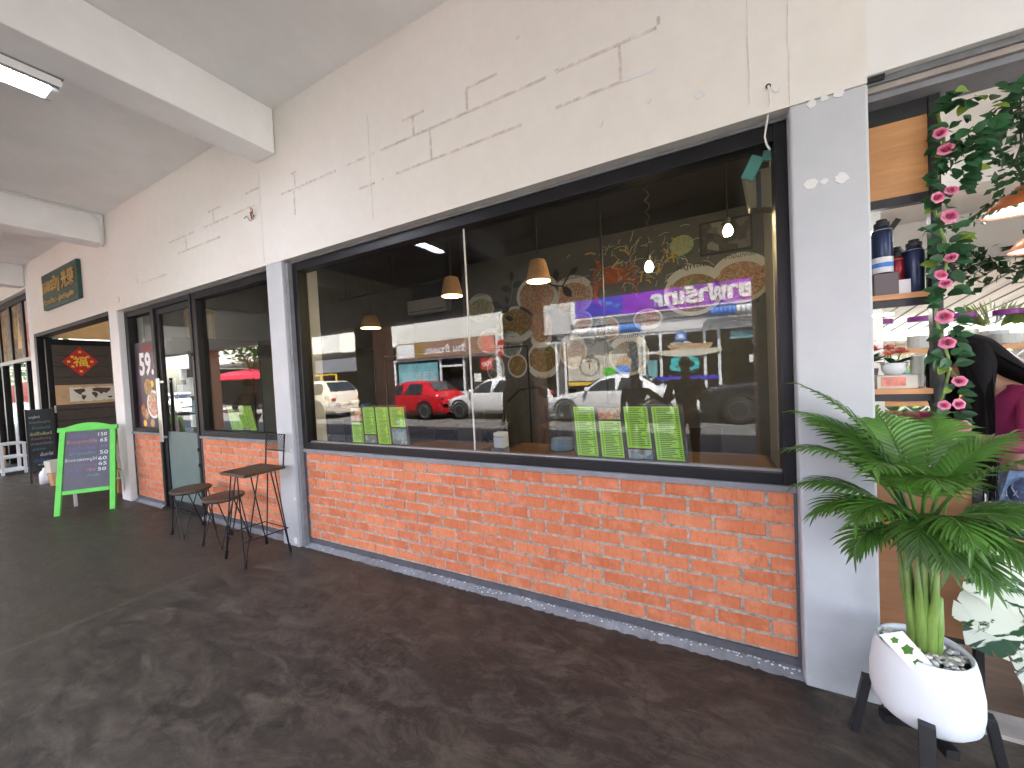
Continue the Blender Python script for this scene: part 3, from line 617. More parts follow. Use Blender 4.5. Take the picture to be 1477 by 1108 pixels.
# red canopies, trees beyond the left end
def parasol(label, x, y, zc, r, m='umb'):
    t = thing('market_umbrella', label, 'umbrella', (x, y, 0), 'red market umbrellas beyond the arcade')
    MB().tube([(x, y, -.01), (x, y, zc+.45)], .03).build('pole', M['steel'], t)
    n = 8; b = MB(); top = Vector((x, y, zc+.5)); vs = [top]+[Vector((x+math.cos(2*math.pi*k/n)*r, y+math.sin(2*math.pi*k/n)*r, zc)) for k in range(n)]+[Vector((x+math.cos(2*math.pi*k/n)*r, y+math.sin(2*math.pi*k/n)*r, zc-.22)) for k in range(n)]
    b.add(vs, [(0, 1+k, 1+(k+1) % n) for k in range(n)]+[(1+k, 9+k, 9+(k+1) % n, 1+(k+1) % n) for k in range(n)]); b.build('canopy', M[m], t)
parasol('red market umbrella seen through the far glass front', -20.5, 1.6, 1.55, 1.3); parasol('red market umbrella further out, seen through the far glass front', -24, 2.6, 1.7, 1.4)
def tree(label, x, y, h, r, seed, n=1500, leaf=.16):
    q = random.Random(seed); t = thing('tree', label, 'tree', (x, y, -.05), 'trees at the street')
    b = MB(); b.tube([(x, y, -.5), (x+.05, y, h*.3), (x-.05, y+.1, h*.6)], [.17, .13, .06], 8); clumps = []
    for k in range(9):
        a = q.uniform(0, 6.28); e = (x+math.cos(a)*r*q.uniform(.3, .8), y+math.sin(a)*r*q.uniform(.3, .8), h*q.uniform(.5, .97)); s0 = h*q.uniform(.28, .5)
        b.tube([(x, y, s0), ((x+e[0])/2, (y+e[1])/2, (s0+e[2])/2+.15), e], [.06, .04, .015], 5); clumps.append(e)
    b.build('trunk', M['bark'], t, True)
    c = MB()
    for k in range(n):
        e = q.choice(clumps); s = r*.42
        p = Vector((e[0]+q.gauss(0, s*.6), e[1]+q.gauss(0, s*.6), e[2]+q.gauss(0, s*.45)))
        a = Vector((q.gauss(0, 1), q.gauss(0, 1), q.gauss(0, .6))).normalized(); d = a.orthogonal().normalized(); L = leaf*q.uniform(.6, 1.4)
        c.add([p-a*L, p+d*L*.45, p+a*L, p-d*L*.45], [(0, 1, 2, 3)])
    c.build('crown', M['foliage'], t)
tree('leafy green tree beyond the far glass front', -27, 1.2, 5.5, 2.6, 1); tree('broad green tree behind the red umbrellas', -31, 5, 6.5, 3.2, 2); tree('green tree reflected at the left edge of the large window', -27, -12.0, 5.6, 2.4, 3, 1200); tree('low green tree further behind the far glass front', -36, 2.2, 5, 3, 4)

# ------------------------------------------------------------------ chalkboards and clutter at the left
def text_lines(parent, origin, ux, uz, lines, lift=.002):
    for (txt, x, y, wd, ht, m) in lines:
        b = MB(); p = Vector(origin)+Vector(ux)*x+Vector(uz)*y
        text_into(b, txt, p, ux, uz, wd, ht, .0, 2, lift); b.build('chalk_line', M[m], parent)
for n_, c_ in (('chalk_white', (.72, .74, .76)), ('chalk_pink', (.50, .20, .26)), ('chalk_violet', (.20, .12, .30)), ('chalk_teal', (.10, .28, .30)), ('chalk_yellow', (.66, .62, .30)), ('chalk_blue', (.08, .22, .50)), ('chalk_grey', (.30, .28, .28))):
    M[n_] = mat(n_, c_, .9, var=.35, vs=60)
A = thing('chalkboard_stand', 'bright green framed folding chalkboard listing prices on the arcade floor', 'chalkboard', (-7.3, -.3, 0))
FL, FR = Vector((-7.293, -.634, 0)), Vector((-6.961, -.229, 0)); ux = (FR-FL).normalized(); BLm = Vector((-7.52, -.173, 0)); FM = (FL+FR)/2
nrm = Vector((ux.y, -ux.x, 0)); Wd = (FR-FL).length
TM = FM - nrm*.20 + Vector((0, 0, 1.13)); uz = (TM-FM).normalized(); nf = ux.cross(uz)
fA = lambda a, c, d: FM+ux*a+uz*c+nf*d
hw = Wd/2
for s in (-1, 1):
    b = MB(); b.prism([(s*hw-.028, 0), (s*hw+.028, 0), (s*(hw-.02)+.028, 1.10), (s*(hw-.02)-.028, 1.10)], fA, -.016, .016); b.build('leg', M['lime'], A, bevel=.004)
b = MB(); b.prism([(-hw+.034, .25), (hw-.034, .25), (hw-.034, .30), (-hw+.034, .30)], fA, -.014, .014); b.build('lower_rail', M['lime'], A, bevel=.003)
top = [(-hw-.03, 1.045), (hw+.03, 1.045), (hw+.03, 1.10)]+[(hw-.04-(2*hw-.08)*k/10, 1.103+.05*math.sin(math.pi*k/10)) for k in range(11)]+[(-hw-.03, 1.10)]
b = MB(); b.prism(top, fA, -.019, .0185); b.build('top_rail', M['lime'], A, bevel=.004)
b = MB(); b.prism([(-hw+.02, .29), (hw-.02, .29), (hw-.03, 1.06), (-hw+.03, 1.06)], fA, -.010, .004); brd = b.build('slate', M['board'], A)
text_lines(brd, FM+nf*.004, ux, uz, [('โปรโมชั่น', -.17, .965, .17, .05, 'chalk_violet'), ('150', .10, .965, .085, .045, 'chalk_white'), ('ข้าวคลุกกะปิกุ้ง', -.20, .875, .29, .06, 'chalk_pink'), ('65', .12, .885, .07, .05, 'chalk_white'), ('ก๋วยเตี๋ยวต้มยำ', -.18, .805, .26, .045, 'chalk_violet'), ('55', .13, .81, .06, .04, 'chalk_violet'),
 ('ยำวุ้นเส้น', -.17, .73, .24, .05, 'chalk_teal'), ('50', .12, .725, .08, .05, 'chalk_white'), ('ข้าวกะเพราหมูไก่', -.21, .645, .30, .055, 'chalk_white'), ('60', .105, .65, .085, .045, 'chalk_white'), ('ข้าวผัดหมู', -.12, .585, .2, .04, 'chalk_violet'), ('65', .11, .582, .08, .045, 'chalk_white'), ('สุกี้แห้ง', -.19, .51, .14, .045, 'chalk_violet'), ('กุ้ง', .0, .51, .08, .045, 'chalk_pink'), ('50', .105, .512, .08, .042, 'chalk_white'), ('น้ำแข็ง', .0, .45, .12, .035, 'chalk_teal')])
for f_, p_ in (((-7.688, -.382, 0), -1), ((-7.352, .030, 0), 1)):
    T_ = FM+ux*p_*(hw-.05)+uz*1.05-nf*.03
    MB().tube([f_, T_], .021, 4).build('back_leg', M['paleleg'], A)
MB().tube([Vector((-7.6, -.32, .32)), Vector((-7.33, .0, .32))], .016, 4).build('back_rail', M['paleleg'], A)
MB().tube([FM+ux*hw+uz*.55, Vector((-7.345, .01, .40))], .005, 5).build('stay', M['black'], A)
t = thing('chalkboard_stand', 'tall black chalkboard with coloured handwriting at the far doorway', 'chalkboard', (-10.53, -.09, 0))
for s in (-.250, .058): MB().box(-10.55, -10.512, s, s+.026, 0, 1.30).build('leg', M['black'], t)
MB().box(-10.545, -10.517, -.2235, .0575, .2, 1.285).build('slate', M['board'], t)
for s in (-.22, .04): MB().tube([(-10.58, s, 1.2), (-10.585, s, 0)], .012, 4).build('back_leg', M['black'], t)
text_lines(t, (-10.514, -.212, 0), (0, 1, 0), (0, 0, 1), [('เมนูใหม่', 0.000, 1.12, 0.118, .06, 'chalk_white'), ('ราดหน้าหมูย่าง', 0.000, 1.03, 0.237, .055, 'chalk_grey'), ('ข้าวมันไก่', 0.024, .94, 0.207, .05, 'chalk_teal'), ('ผัดซีอิ๊วเส้นหมี่', 0.000, .83, 0.244, .06, 'chalk_yellow'), ('ก๋วยเตี๋ยวหมู', 0.008, .74, 0.222, .055, 'chalk_pink'), ('เกาเหลาเนื้อตุ๋น', 0.000, .65, 0.252, .06, 'chalk_grey'), ('ลูกชิ้นปลา', 0.016, .56, 0.148, .05, 'chalk_teal'), ('เย็นตาโฟ', 0.096, .46, 0.148, .06, 'chalk_white'), ('น้ำอัดลม', 0.024, .36, 0.192, .055, 'chalk_blue'), ('ชาเย็น', 0.064, .30, 0.133, .035, 'chalk_white')])
t = thing('shelf_rack', 'small white shelf rack beside the tall black chalkboard', 'shelf', (-12.5, -.2, 0))
for x, y in ((-12.75, -.28), (-12.3, -.28), (-12.75, .0), (-12.3, .0)): MB().box(x, x+.04, y, y+.04, 0, .62).build('leg', M['white'], t)
for z in (.06, .32, .585): MB().box(-12.76, -12.25, -.285, .045, z, z+.03).build('shelf', M['white'], t)
t = thing('crate', 'low wooden crate at the far left edge of the arcade', 'crate', (-13.3, -.3, 0))
for z in (.1, .24, .38): MB().box(-13.6, -13.0, -.52, -.5, z, z+.1).build('slat', M['khaki'], t); MB().box(-13.02, -13.0, -.499, -.1, z, z+.1).build('slat', M['khaki'], t)
MB().box(-13.6, -13.0, -.5, -.1, .06, .1).build('base', M['khaki'], t); [MB().box(x, x+.03, y, y+.03, 0, .5).build('post', M['khaki'], t) for x in (-13.58, -13.06) for y in (-.48, -.13)]
t = thing('paper_bag_pot', 'kraft brown tapered pot with a printed sleeve beside the green chalkboard', 'pot', (-9.9, -.06, 0))
MB().lathe([(.09, 0), (.13, .22), (.12, .22)], (-9.9, -.06, 0), 8).build('pot', M['khaki'], t); MB().lathe([(.125, .225), (.15, .42), (.135, .42), (.11, .24)], (-9.9, -.06, 0), 8).build('sleeve', M['cream_poster'], t)
t = thing('water_jug', 'white plastic jug in front of the tall black chalkboard', 'jug', (-10.3, -.12, 0))
MB().lathe([(.07, 0), (.075, .15), (.06, .2), (.03, .24), (.03, .27)], (-10.30, -.12, 0), 14).build('body', M['white'], t, True); MB().tube([(-10.235, -.12, .18), (-10.18, -.12, .17), (-10.20, -.12, .06), (-10.23, -.12, .05)], .012).build('handle', M['white'], t)
t = thing('easel', 'light wooden easel leaning behind the green chalkboard', 'easel', (-7.7, .2, 0))
MB().tube([(-7.95, .12, 0), (-7.62, .10, 1.36)], .025, 4).build('leg', M['orange_ply'], t); MB().tube([(-7.52, .30, 0), (-7.57, .12, 1.38)], .025, 4).build('leg', M['orange_ply'], t); MB().box(-7.85, -7.5, .06, .09, .55, .6).build('ledge', M['orange_ply'], t)

# ------------------------------------------------------------------ stools and tall chair
def hairpin(b, top1, top2, foot, r=.0055):
    d = Vector((.012, 0, 0))
    b.tube([top1, Vector(foot)+Vector((0, 0, .16))*0+(Vector(top1)-Vector(foot))*.04, foot], r, 6); b.tube([top2, foot], r, 6)
    b.tube([Vector(foot)+(Vector(top1)+Vector(top2)-Vector(foot)*2)*.05, foot], .013, 6)
def stool(label, cx, cy, h, r, rot):
    t = thing('stool', label, 'stool', (cx, cy, 0), 'round stools by the brick wall')
    MB().lathe([(r-.006, h-.028), (r, h-.022), (r, h-.004), (r-.004, h), (0, h)], (cx, cy, 0), 32).build('seat', M['walnut'], t)
    b = MB(); b.tube([(cx+math.cos(k*math.pi/12)*(r-.03), cy+math.sin(k*math.pi/12)*(r-.03), h-.034) for k in range(25)], .006, 6); b.build('seat_ring', M['iron'], t)
    for k in range(4):
        a = rot+k*math.pi/2; f = (cx+math.cos(a)*(r+.02), cy+math.sin(a)*(r+.02), 0); b = MB()
        hairpin(b, (cx+math.cos(a-.75)*(r-.03), cy+math.sin(a-.75)*(r-.03), h-.032), (cx+math.cos(a+.75)*(r-.03), cy+math.sin(a+.75)*(r-.03), h-.032), f)
        b.build('leg', M['iron'], t)
stool('round walnut stool with hairpin legs, the one next to the tall chair', -4.24, -.20, .46, .17, .9)
stool('round walnut stool with hairpin legs, the one in front of the glass door', -4.89, -.20, .47, .175, .75)
t = thing('tall_chair', 'tall walnut topped chair with a wire mesh back against the grey pillar', 'chair', (-3.64, -.24, 0))
zt = .775
MB().box(-3.80, -3.42, -.42, -.075, zt-.024, zt).build('seat', M['walnut'], t, bevel=.004)
feet = [(-3.834, -.40, 0), (-3.461, -.435, 0), (-3.41, -.086, 0), (-3.80, -.073, 0)]
cor = [(-3.78, -.40), (-3.44, -.40), (-3.44, -.095), (-3.78, -.095)]
for k in range(4):
    x, y = cor[k]; sx = .12 if x < -3.6 else -.12; sy = .10 if y < -.3 else -.10; b = MB()
    hairpin(b, (x+sx, y, zt-.025), (x, y+sy, zt-.025), feet[k]); b.build('leg', M['iron'], t)
b = MB(); c4 = [Vector(feet[k])*.72+Vector((*cor[k], zt))*.28 for k in range(4)]
b.tube([c4[0], c4[1]], .005, 6); b.tube([c4[1], c4[2]], .005, 6); b.tube([c4[2], c4[3]], .005, 6); b.tube([c4[3], c4[0]], .005, 6); b.build('foot_ring', M['iron'], t)
b = MB(); b.tube([(-3.71, -.085, zt-.02), (-3.715, -.06, 1.055), (-3.43, -.06, 1.055), (-3.44, -.085, zt-.02)], .007, 6); b.tube([(-3.713, -.065, .905), (-3.435, -.065, .905)], .005, 6); b.build('back_frame', M['iron'], t)
b = MB(); n = 8
for k in range(-6, n+7):
    for s in (1, -1):
        x0 = -3.715+k*.035; x1 = x0+s*.15
        a, c = (x0, .905), (x1, 1.055)
        lo, hi = -3.713, -3.432; pts = []
        for T in (0, 1):
            pts.append((a[0]+(c[0]-a[0])*T, a[1]+(c[1]-a[1])*T))
        (xa, za), (xb, zb) = pts
        def cl(x, X0, Z0, X1, Z1): return Z0+(Z1-Z0)*(x-X0)/(X1-X0)
        if min(xa, xb) > hi or max(xa, xb) < lo: continue
        if xa < lo: za = cl(lo, xa, za, xb, zb); xa = lo
        if xa > hi: za = cl(hi, xa, za, xb, zb); xa = hi
        if xb < lo: zb = cl(lo, xa, za, xb, zb) if xa != xb else zb; xb = lo
        if xb > hi: zb = cl(hi, xa, za, xb, zb) if xa != xb else zb; xb = hi
        if abs(xa-xb) > .004: b.tube([(xa, -.062, za), (xb, -.062, zb)], .0022, 4)
b.build('mesh_panel', M['iron'], t)

# ------------------------------------------------------------------ potted palm
PX, PY = .652, -.205
t = thing('potted_palm', 'artificial palm in a white round pot on black legs in front of the grey pillar', 'potted plant', (PX, PY, 0))
prof = [(.09, .166), (.122, .172), (.142, .196), (.148, .240), (.148, .30), (.138, .375), (.128, .418), (.124, .424), (.118, .418), (.118, .39)]
MB().lathe([(0, .1655)]+prof, (PX, PY, 0), 48, cap=False).build('pot', M['pot'], t, True)
MB().lathe([(.119, .388), (0, .392)], (PX, PY, 0), 24).build('soil', M['soil'], t)
for k, (dx, dy) in enumerate(((-.115, .02), (-.035, -.115), (.115, -.02), (.06, .11))):
    x, y = PX+dx*.95, PY+dy*.95; b = MB()
    f = Vector((dx, dy, 0)).normalized(); s = Vector((-f.y, f.x, 0)); T = Vector((x, y, .235))+f*.045; F = Vector((x, y, 0))+f*.085
    vs = [c+s*a*.021+f*d*.014 for c in (F, T) for a, d in ((-1, -1), (1, -1), (1, 1), (-1, 1))]
    b.add(vs, [(0, 1, 2, 3), (7, 6, 5, 4), (0, 4, 5, 1), (1, 5, 6, 2), (2, 6, 7, 3), (3, 7, 4, 0)]); b.build('leg', M['black'], t, bevel=.002)
for a in (0, 1):
    d = Vector((math.cos(a*1.57+.2), math.sin(a*1.57+.2), 0)); s = Vector((-d.y, d.x, 0)); c = Vector((PX, PY, .130+.002*a)); b = MB()
    vs = [c+d*u*.13+s*v*.018+Vector((0, 0, w_)) for w_ in (-.016, .016) for u, v in ((-1, -1), (1, -1), (1, 1), (-1, 1))]
    b.add(vs, [(0, 3, 2, 1), (4, 5, 6, 7), (0, 1, 5, 4), (1, 2, 6, 5), (2, 3, 7, 6), (3, 0, 4, 7)]); b.build('cross_bar', M['black'], t)
q = random.Random(21)
pm = []
for k in range(5):
    b = MB(); r = 1
    b.lathe([(0, -.45), (.7, -.36), (1, 0), (.72, .34), (0, .46)], (0, 0, 0), 8, q.uniform(.8, 1.2), q.uniform(.65, .95)); me = bpy.data.meshes.new('pebble'); me.from_pydata(b.v, [], b.f); me.materials.append(M['pebble']); me.polygons.foreach_set('use_smooth', [True]*len(me.polygons)); pm.append(me)
cnt = 0; placed = []
while cnt < 150:
    a = q.uniform(0, 6.28); rr = .108*math.sqrt(q.random()); x, y = PX+rr*math.cos(a), PY+rr*math.sin(a)
    if rr < .022: continue
    s = q.uniform(.009, .0145)
    near = sum(1 for (u, v) in placed if (u-x)**2+(v-y)**2 < .00016); cnt += 1
    placed.append((x, y))
    o = bpy.data.objects.new('pebble', q.choice(pm)); COL.objects.link(o); o.location = (x, y, .399+.006*min(near, 3)+.02*(1-rr/.12)*.6); o.scale = (s, s, s); o.rotation_euler = (q.uniform(-.5, .5), q.uniform(-.5, .5), q.uniform(0, 6.28)); o.parent = t; o.matrix_parent_inverse = t.matrix_basis.inverted()
def frond(base, az, el, L, droop, nl, wd, seed, name='frond', parent=None, twist=0):
    q = random.Random(seed); b = MB(); n = 14; p = Vector(base); e = el; pts = [p.copy()]; h = Vector((math.cos(az), math.sin(az), 0)); dirs = []
    for k in range(n):
        d = h*math.cos(e)+Vector((0, 0, math.sin(e))); dirs.append(d); p = p+d*(L/n); pts.append(p.copy()); e -= droop/n*(0.4+1.4*k/n)
    dirs.append(dirs[-1])
    b.tube(pts, [.0055*(1-.8*k/n)+.0012 for k in range(n+1)], 5)
    side = Vector((-h.y, h.x, 0))
    for k in range(nl):
        u = .30+.70*(k+.5)/nl; i = min(int(u*n), n-1); fr = u*n-i; c = pts[i].lerp(pts[i+1], fr); d = dirs[i]; up = side.cross(d) if False else d.cross(side)*-1
        up = Vector((0, 0, 1))-d*d.z; up = up.normalized() if up.length > .05 else h
        env = math.sin(math.pi*min(1, .22+.83*(u-.3)/.7))**.7 if u < .97 else .5
        for s in (-1, 1):
            ll = wd*max(.35, env)*q.uniform(.9, 1.08); spread = 1.05-.55*(u-.3)/.7
            o = (d*math.cos(spread)+side*s*math.sin(spread)+up*(.22+twist*s)).normalized()
            w_ = ll*.038+.0025; pp = c.copy(); vs = []; oo = o.copy(); steps = 5
            for j in range(steps+1):
                T = j/steps; ww = w_*(math.sin(math.pi*min(1, .12+.88*T**.75))**.8 if T < 1 else 0)+.0003
                nn = oo.cross(up).normalized()*ww
                vs += [pp+nn, pp-up*ww*.35, pp-nn]
                oo = (oo+Vector((0, 0, -.13-.10*T))).normalized(); pp = pp+oo*(ll/steps)
            b.add(vs, [(j*3+a, j*3+a+1, j*3+a+4, j*3+a+3) for j in range(steps) for a in (0, 1)])
    return b.build(name, M['frond'], parent)
# sheathing stems rising from the pot
top0 = Vector((PX-.005, PY+.0, .76))
stems = []
for k, (dx, dy, tx, ty, tz) in enumerate(((-.03, -.01, -.05, -.02, .76), (.0, -.02, -.005, -.03, .80), (.03, .0, .03, .01, .78), (-.01, .02, -.03, .03, .80), (.02, .02, .015, .04, .79), (.035, -.012, .042, -.02, .62), (-.022, .012, -.06, .02, .77), (.012, -.028, .03, -.05, .78), (-.012, -.026, -.03, -.05, .77), (.0, .0, .0, .0, .78))):
    b = MB(); b.tube([(PX+dx*.8, PY+dy*.8, .385), (PX+dx, PY+dy, .5), (PX+(dx+tx)/2, PY+(dy+ty)/2, .62), (PX+tx, PY+ty, tz+(.05 if k != 5 else 0))], [.019, .018, .012, .005 if k < 5 else .002], 7); b.build('stem', M['stem'], t, True)
# azimuth: 0 = +x, 90 = into the shop, -90 = towards the camera
FR_ = [(165, 72, .64, 1.0, 22, .18), (140, 60, .55, 1.0, 22, .19), (178, 42, .48, 1.5, 20, .17), (-165, 38, .44, 1.9, 20, .16), (-140, 45, .42, 2.1, 20, .16), (-110, 40, .40, 2.4, 18, .16), (-85, 45, .38, 2.3, 18, .16), (-60, 35, .40, 2.3, 18, .17), (-35, 42, .46, 1.9, 20, .17), (-10, 38, .52, 1.6, 20, .18), (60, 65, .50, 1.0, 20, .18), (100, 70, .50, 1.0, 20, .18), (-150, 18, .36, 2.2, 18, .14), (-20, 18, .40, 2.0, 18, .15), (-100, 66, .42, 1.9, 18, .17), (5, 74, .5, 1.1, 20, .17), (-70, 12, .33, 2.0, 16, .14), (155, 20, .42, 1.7, 18, .15), (150, 66, .58, 1.3, 22, .19), (-125, 62, .50, 1.7, 20, .18), (-45, 62, .52, 1.5, 20, .18), (-172, 58, .52, 1.5, 20, .18), (-95, 30, .36, 2.4, 18, .15)]
for k, (az_, el_, L_, dr_, nl_, wd_) in enumerate(FR_):
    s_ = (PX+.022*math.cos(R(az_)), PY+.022*math.sin(R(az_)), .83+.05*math.sin(R(el_)))
    frond(s_, R(az_), R(min(78, el_+7)), L_*(.96 if el_ > 50 else .80)*(.86 if -40 < az_ < 30 else 1), dr_*.9, nl_, wd_*.92, 100+k, parent=t)
c = thing('plant_card', 'small white card printed with leaves, stuck slanting in the palm pot', 'card', (.62, -.29, .42))
p0 = Vector((.655, -.305, .40)); cux = Vector((-.075, -.012, .085)).normalized(); cn = Vector((.10, -.8, .12)).normalized(); cuz = cn.cross(cux).normalized()
fC = lambda a, d_, e: p0+cux*a+cuz*d_+cn*e
b = MB(); b.prism([(0, 0), (.155, -.012), (.185, .055), (.03, .060)], fC, 0, .0015); b.build('sheet', M['white_paper'], c)
for (a, d_, s) in ((.05, .03, .016), (.10, .022, .02), (.145, .03, .013)):
    b = MB(); b.prism([(a+math.cos(k*.628)*s*(1 if k % 2 else .7), d_+math.sin(k*.628)*s*(1 if k % 2 else .7)) for k in range(10)], fC, .0016, .0022); b.build('leaf_print', M['frond'], c)

# ------------------------------------------------------------------ people
def skin_mesh(joints, edges, lv=2, root=0):
    me = bpy.data.meshes.new('figure'); names = list(joints); me.from_pydata([joints[n][:3] for n in names], [(names.index(a), names.index(b)) for a, b in edges], [])
    o = bpy.data.objects.new('figure', me); COL.objects.link(o); o.modifiers.new('skin', 'SKIN')
    for i, n in enumerate(names):
        r = joints[n][3]; d = me.skin_vertices[0].data[i]; d.radius = r if isinstance(r, tuple) else (r, r); d.use_root = (i == root)
    s = o.modifiers.new('sub', 'SUBSURF'); s.levels = lv; s.render_levels = lv
    bpy.context.view_layer.update()
    out = bpy.data.meshes.new_from_object(o.evaluated_get(bpy.context.evaluated_depsgraph_get()))
    bpy.data.objects.remove(o); bpy.data.meshes.remove(me)
    out.polygons.foreach_set('use_smooth', [True]*len(out.polygons)); return out
def add_skin(name, joints, edges, m, parent, root=0, lv=2):
    me = skin_mesh(joints, edges, lv, root); me.materials.clear(); me.materials.append(m); me.name = name
    return link(name, me, parent)
def hand(parent, wrist, d, palm_n, curl=.5, s=1.0, m='skin'):
    d = Vector(d).normalized(); n = Vector(palm_n); n = (n-d*n.dot(d)).normalized(); w_ = d.cross(n); W0 = Vector(wrist)
    J = {'w': (*W0, .022*s), 'p': (*(W0+d*.045*s), (.030*s, .016*s)), 'q': (*(W0+d*.075*s), (.032*s, .014*s))}; E = [('w', 'p'), ('p', 'q')]
    o = add_skin('hand', J, E, M[m], parent, 0, 1)
    for k, (off, L) in enumerate(((-.030, .066), (-.010, .078), (.010, .072), (.029, .056))):
        p = W0+d*.070*s+w_*off*s; J = {}; E = []; dd = d.copy(); a = None
        for j in range(4):
            J[f'f{j}'] = (*p, (.0095-.0015*j)*s)
            if a: E.append((a, f'f{j}'))
            a = f'f{j}'; dd = (dd+n*curl*.45*(j > 0)).normalized(); p = p+dd*L/3*s*(1.2-.2*j)
        add_skin('finger', J, E, M[m], o, 0, 1)
    p = W0+d*.02*s-w_*.022*s; J = {}; E = []; a = None; dd = (d*.7-w_*.7+n*.2).normalized()
    for j in range(3):
        J[f't{j}'] = (*p, (.0125-.002*j)*s)
        if a: E.append((a, f't{j}'))
        a = f't{j}'; dd = (dd+d*.4).normalized(); p = p+dd*.03*s
    add_skin('thumb', J, E, M[m], o, 0, 1)
def person(label, at, face, h=1.6, pose=None, shirt='cloth_dark', legs='denim', longhair=False, hairm='hair', cat='person', group=None, handscale=1):
    """at: point between the feet; face: heading angle (0 looks along +x). Local frame: x forward, y to the person's left"""
    t = thing('person', label, 'person', (at[0], at[1], at[2] if len(at) > 2 else 0), group)
    k = h/1.7; ca, sa = math.cos(face), math.sin(face); az_ = at[2] if len(at) > 2 else 0
    Wd = lambda p: (at[0]+k*(p[0]*ca-p[1]*sa), at[1]+k*(p[0]*sa+p[1]*ca), az_+k*p[2])
    D = dict(pel=(0, 0, .95), spi=(0, 0, 1.12), che=(0, 0, 1.30), nek=(.01, 0, 1.46), hd0=(.02, 0, 1.55), hd1=(.03, 0, 1.63),
             sl=(0, .18, 1.39), sr=(0, -.18, 1.39), el=(-.03, .23, 1.12), er=(-.03, -.23, 1.12), wl=(.06, .22, .88), wr=(.06, -.22, .88),
             hl=(0, .09, .90), hr=(0, -.09, .90), kl=(.02, .10, .50), kr=(.02, -.10, .50), al=(-.02, .10, .09), ar=(-.02, -.10, .09), tl=(.12, .12, .035), tr=(.12, -.12, .035))
    if pose: D.update(pose)
    g = lambda n, r: (*Wd(D[n]), tuple(x*k for x in r) if isinstance(r, tuple) else r*k)
    J = dict(pel=g('pel', (.135, .10)), spi=g('spi', (.120, .09)), che=g('che', (.150, .10)), nek=g('nek', .052), hd0=g('hd0', (.066, .078)), hd1=g('hd1', (.074, .090)),
             sl=g('sl', .058), sr=g('sr', .058), el=g('el', .040), er=g('er', .040), wl=g('wl', .026), wr=g('wr', .026), hl=g('hl', .090), hr=g('hr', .090), kl=g('kl', .056), kr=g('kr', .056), al=g('al', .036), ar=g('ar', .036), tl=g('tl', .034), tr=g('tr', .034))
    E = [('pel', 'spi'), ('spi', 'che'), ('che', 'nek'), ('nek', 'hd0'), ('hd0', 'hd1'), ('che', 'sl'), ('che', 'sr'), ('sl', 'el'), ('sr', 'er'), ('el', 'wl'), ('er', 'wr'), ('pel', 'hl'), ('pel', 'hr'), ('hl', 'kl'), ('hr', 'kr'), ('kl', 'al'), ('kr', 'ar'), ('al', 'tl'), ('ar', 'tr')]
    body = add_skin('body', J, E, M['skin'], t)
    b_ = lambda n, f: (*J[n][:3], tuple(x*f for x in J[n][3]) if isinstance(J[n][3], tuple) else J[n][3]*f)
    mid = lambda a, c, f, r: (*(Vector(J[a][:3]).lerp(Vector(J[c][:3]), f)), r*k)
    JS = dict(pel=b_('pel', 1.13), spi=b_('spi', 1.14), che=b_('che', 1.12), nk=mid('che', 'nek', .66, .062), sl=b_('sl', 1.2), sr=b_('sr', 1.2), el=b_('el', 1.25), er=b_('er', 1.25), cl=mid('el', 'wl', .8, .036), cr=mid('er', 'wr', .8, .036))
    add_skin('shirt', JS, [('pel', 'spi'), ('spi', 'che'), ('che', 'nk'), ('che', 'sl'), ('che', 'sr'), ('sl', 'el'), ('sr', 'er'), ('el', 'cl'), ('er', 'cr')], M[shirt], t)
    JL = dict(pel=b_('pel', 1.1), hl=b_('hl', 1.1), hr=b_('hr', 1.1), kl=b_('kl', 1.15), kr=b_('kr', 1.15), al=mid('kl', 'al', .93, .05), ar=mid('kr', 'ar', .93, .05))
    add_skin('trousers', JL, [('pel', 'hl'), ('pel', 'hr'), ('hl', 'kl'), ('hr', 'kr'), ('kl', 'al'), ('kr', 'ar')], M[legs], t)
    for a, e in (('al', 'tl'), ('ar', 'tr')):
        add_skin('shoe', {a: b_(a, 1.25), e: b_(e, 1.25)}, [(a, e)], M['black'], t, 0, 1)
    fw = Vector((ca, sa, 0)); H = Vector(J['hd1'][:3])
    lf = Vector((-sa, ca, 0)); up = Vector((0, 0, 1))
    hb = MB(); T = Matrix((fw, lf, up)).transposed()
    vs = []; n = 20; ms = 9
    for i in range(ms+1):
        ph = math.pi*.5*i/ms*1.25
        for j in range(n):
            a = 2*math.pi*j/n; front = max(0, math.cos(a)); r = math.sin(ph); z = math.cos(ph)
            if z < .25 and front > .55: z = .25; r = .97
            vs.append(H+T @ Vector((-.012*k+r*math.cos(a)*.098*k, r*math.sin(a)*.088*k, z*.112*k+.022*k)))
    hb.add(vs, [(i*n+j, i*n+(j+1) % n, (i+1)*n+(j+1) % n, (i+1)*n+j) for i in range(ms) for j in range(n)]); hair_o = hb.build('hair', M[hairm], t, True)
    if longhair:
        hx = {}; hd = H-fw*.05*k
        pts = [hd+up*.03*k, hd-fw*.055*k-up*.12*k, hd-fw*.06*k-up*.30*k, hd-fw*.04*k-up*.48*k]
        for i, (p, r) in enumerate(zip(pts, (.07, .095, .09, .05))): hx[f'h{i}'] = (*p, (r*k, r*.6*k))
        add_skin('long_hair', hx, [('h0', 'h1'), ('h1', 'h2'), ('h2', 'h3')], M[hairm], hair_o)
    f = MB()
    for s in (-1, 1):
        f.lathe([(0, -.012*k), (.012*k, 0), (0, .012*k)], H+fw*.080*k+lf*s*.032*k-up*.012*k, 8)
    f.build('eye', M['black'], body)
    add_skin('nose', {'a': (*(H+fw*.085*k-up*.01*k), .008*k), 'b': (*(H+fw*.102*k-up*.048*k), .014*k)}, [('a', 'b')], M['skin'], body, 0, 1)
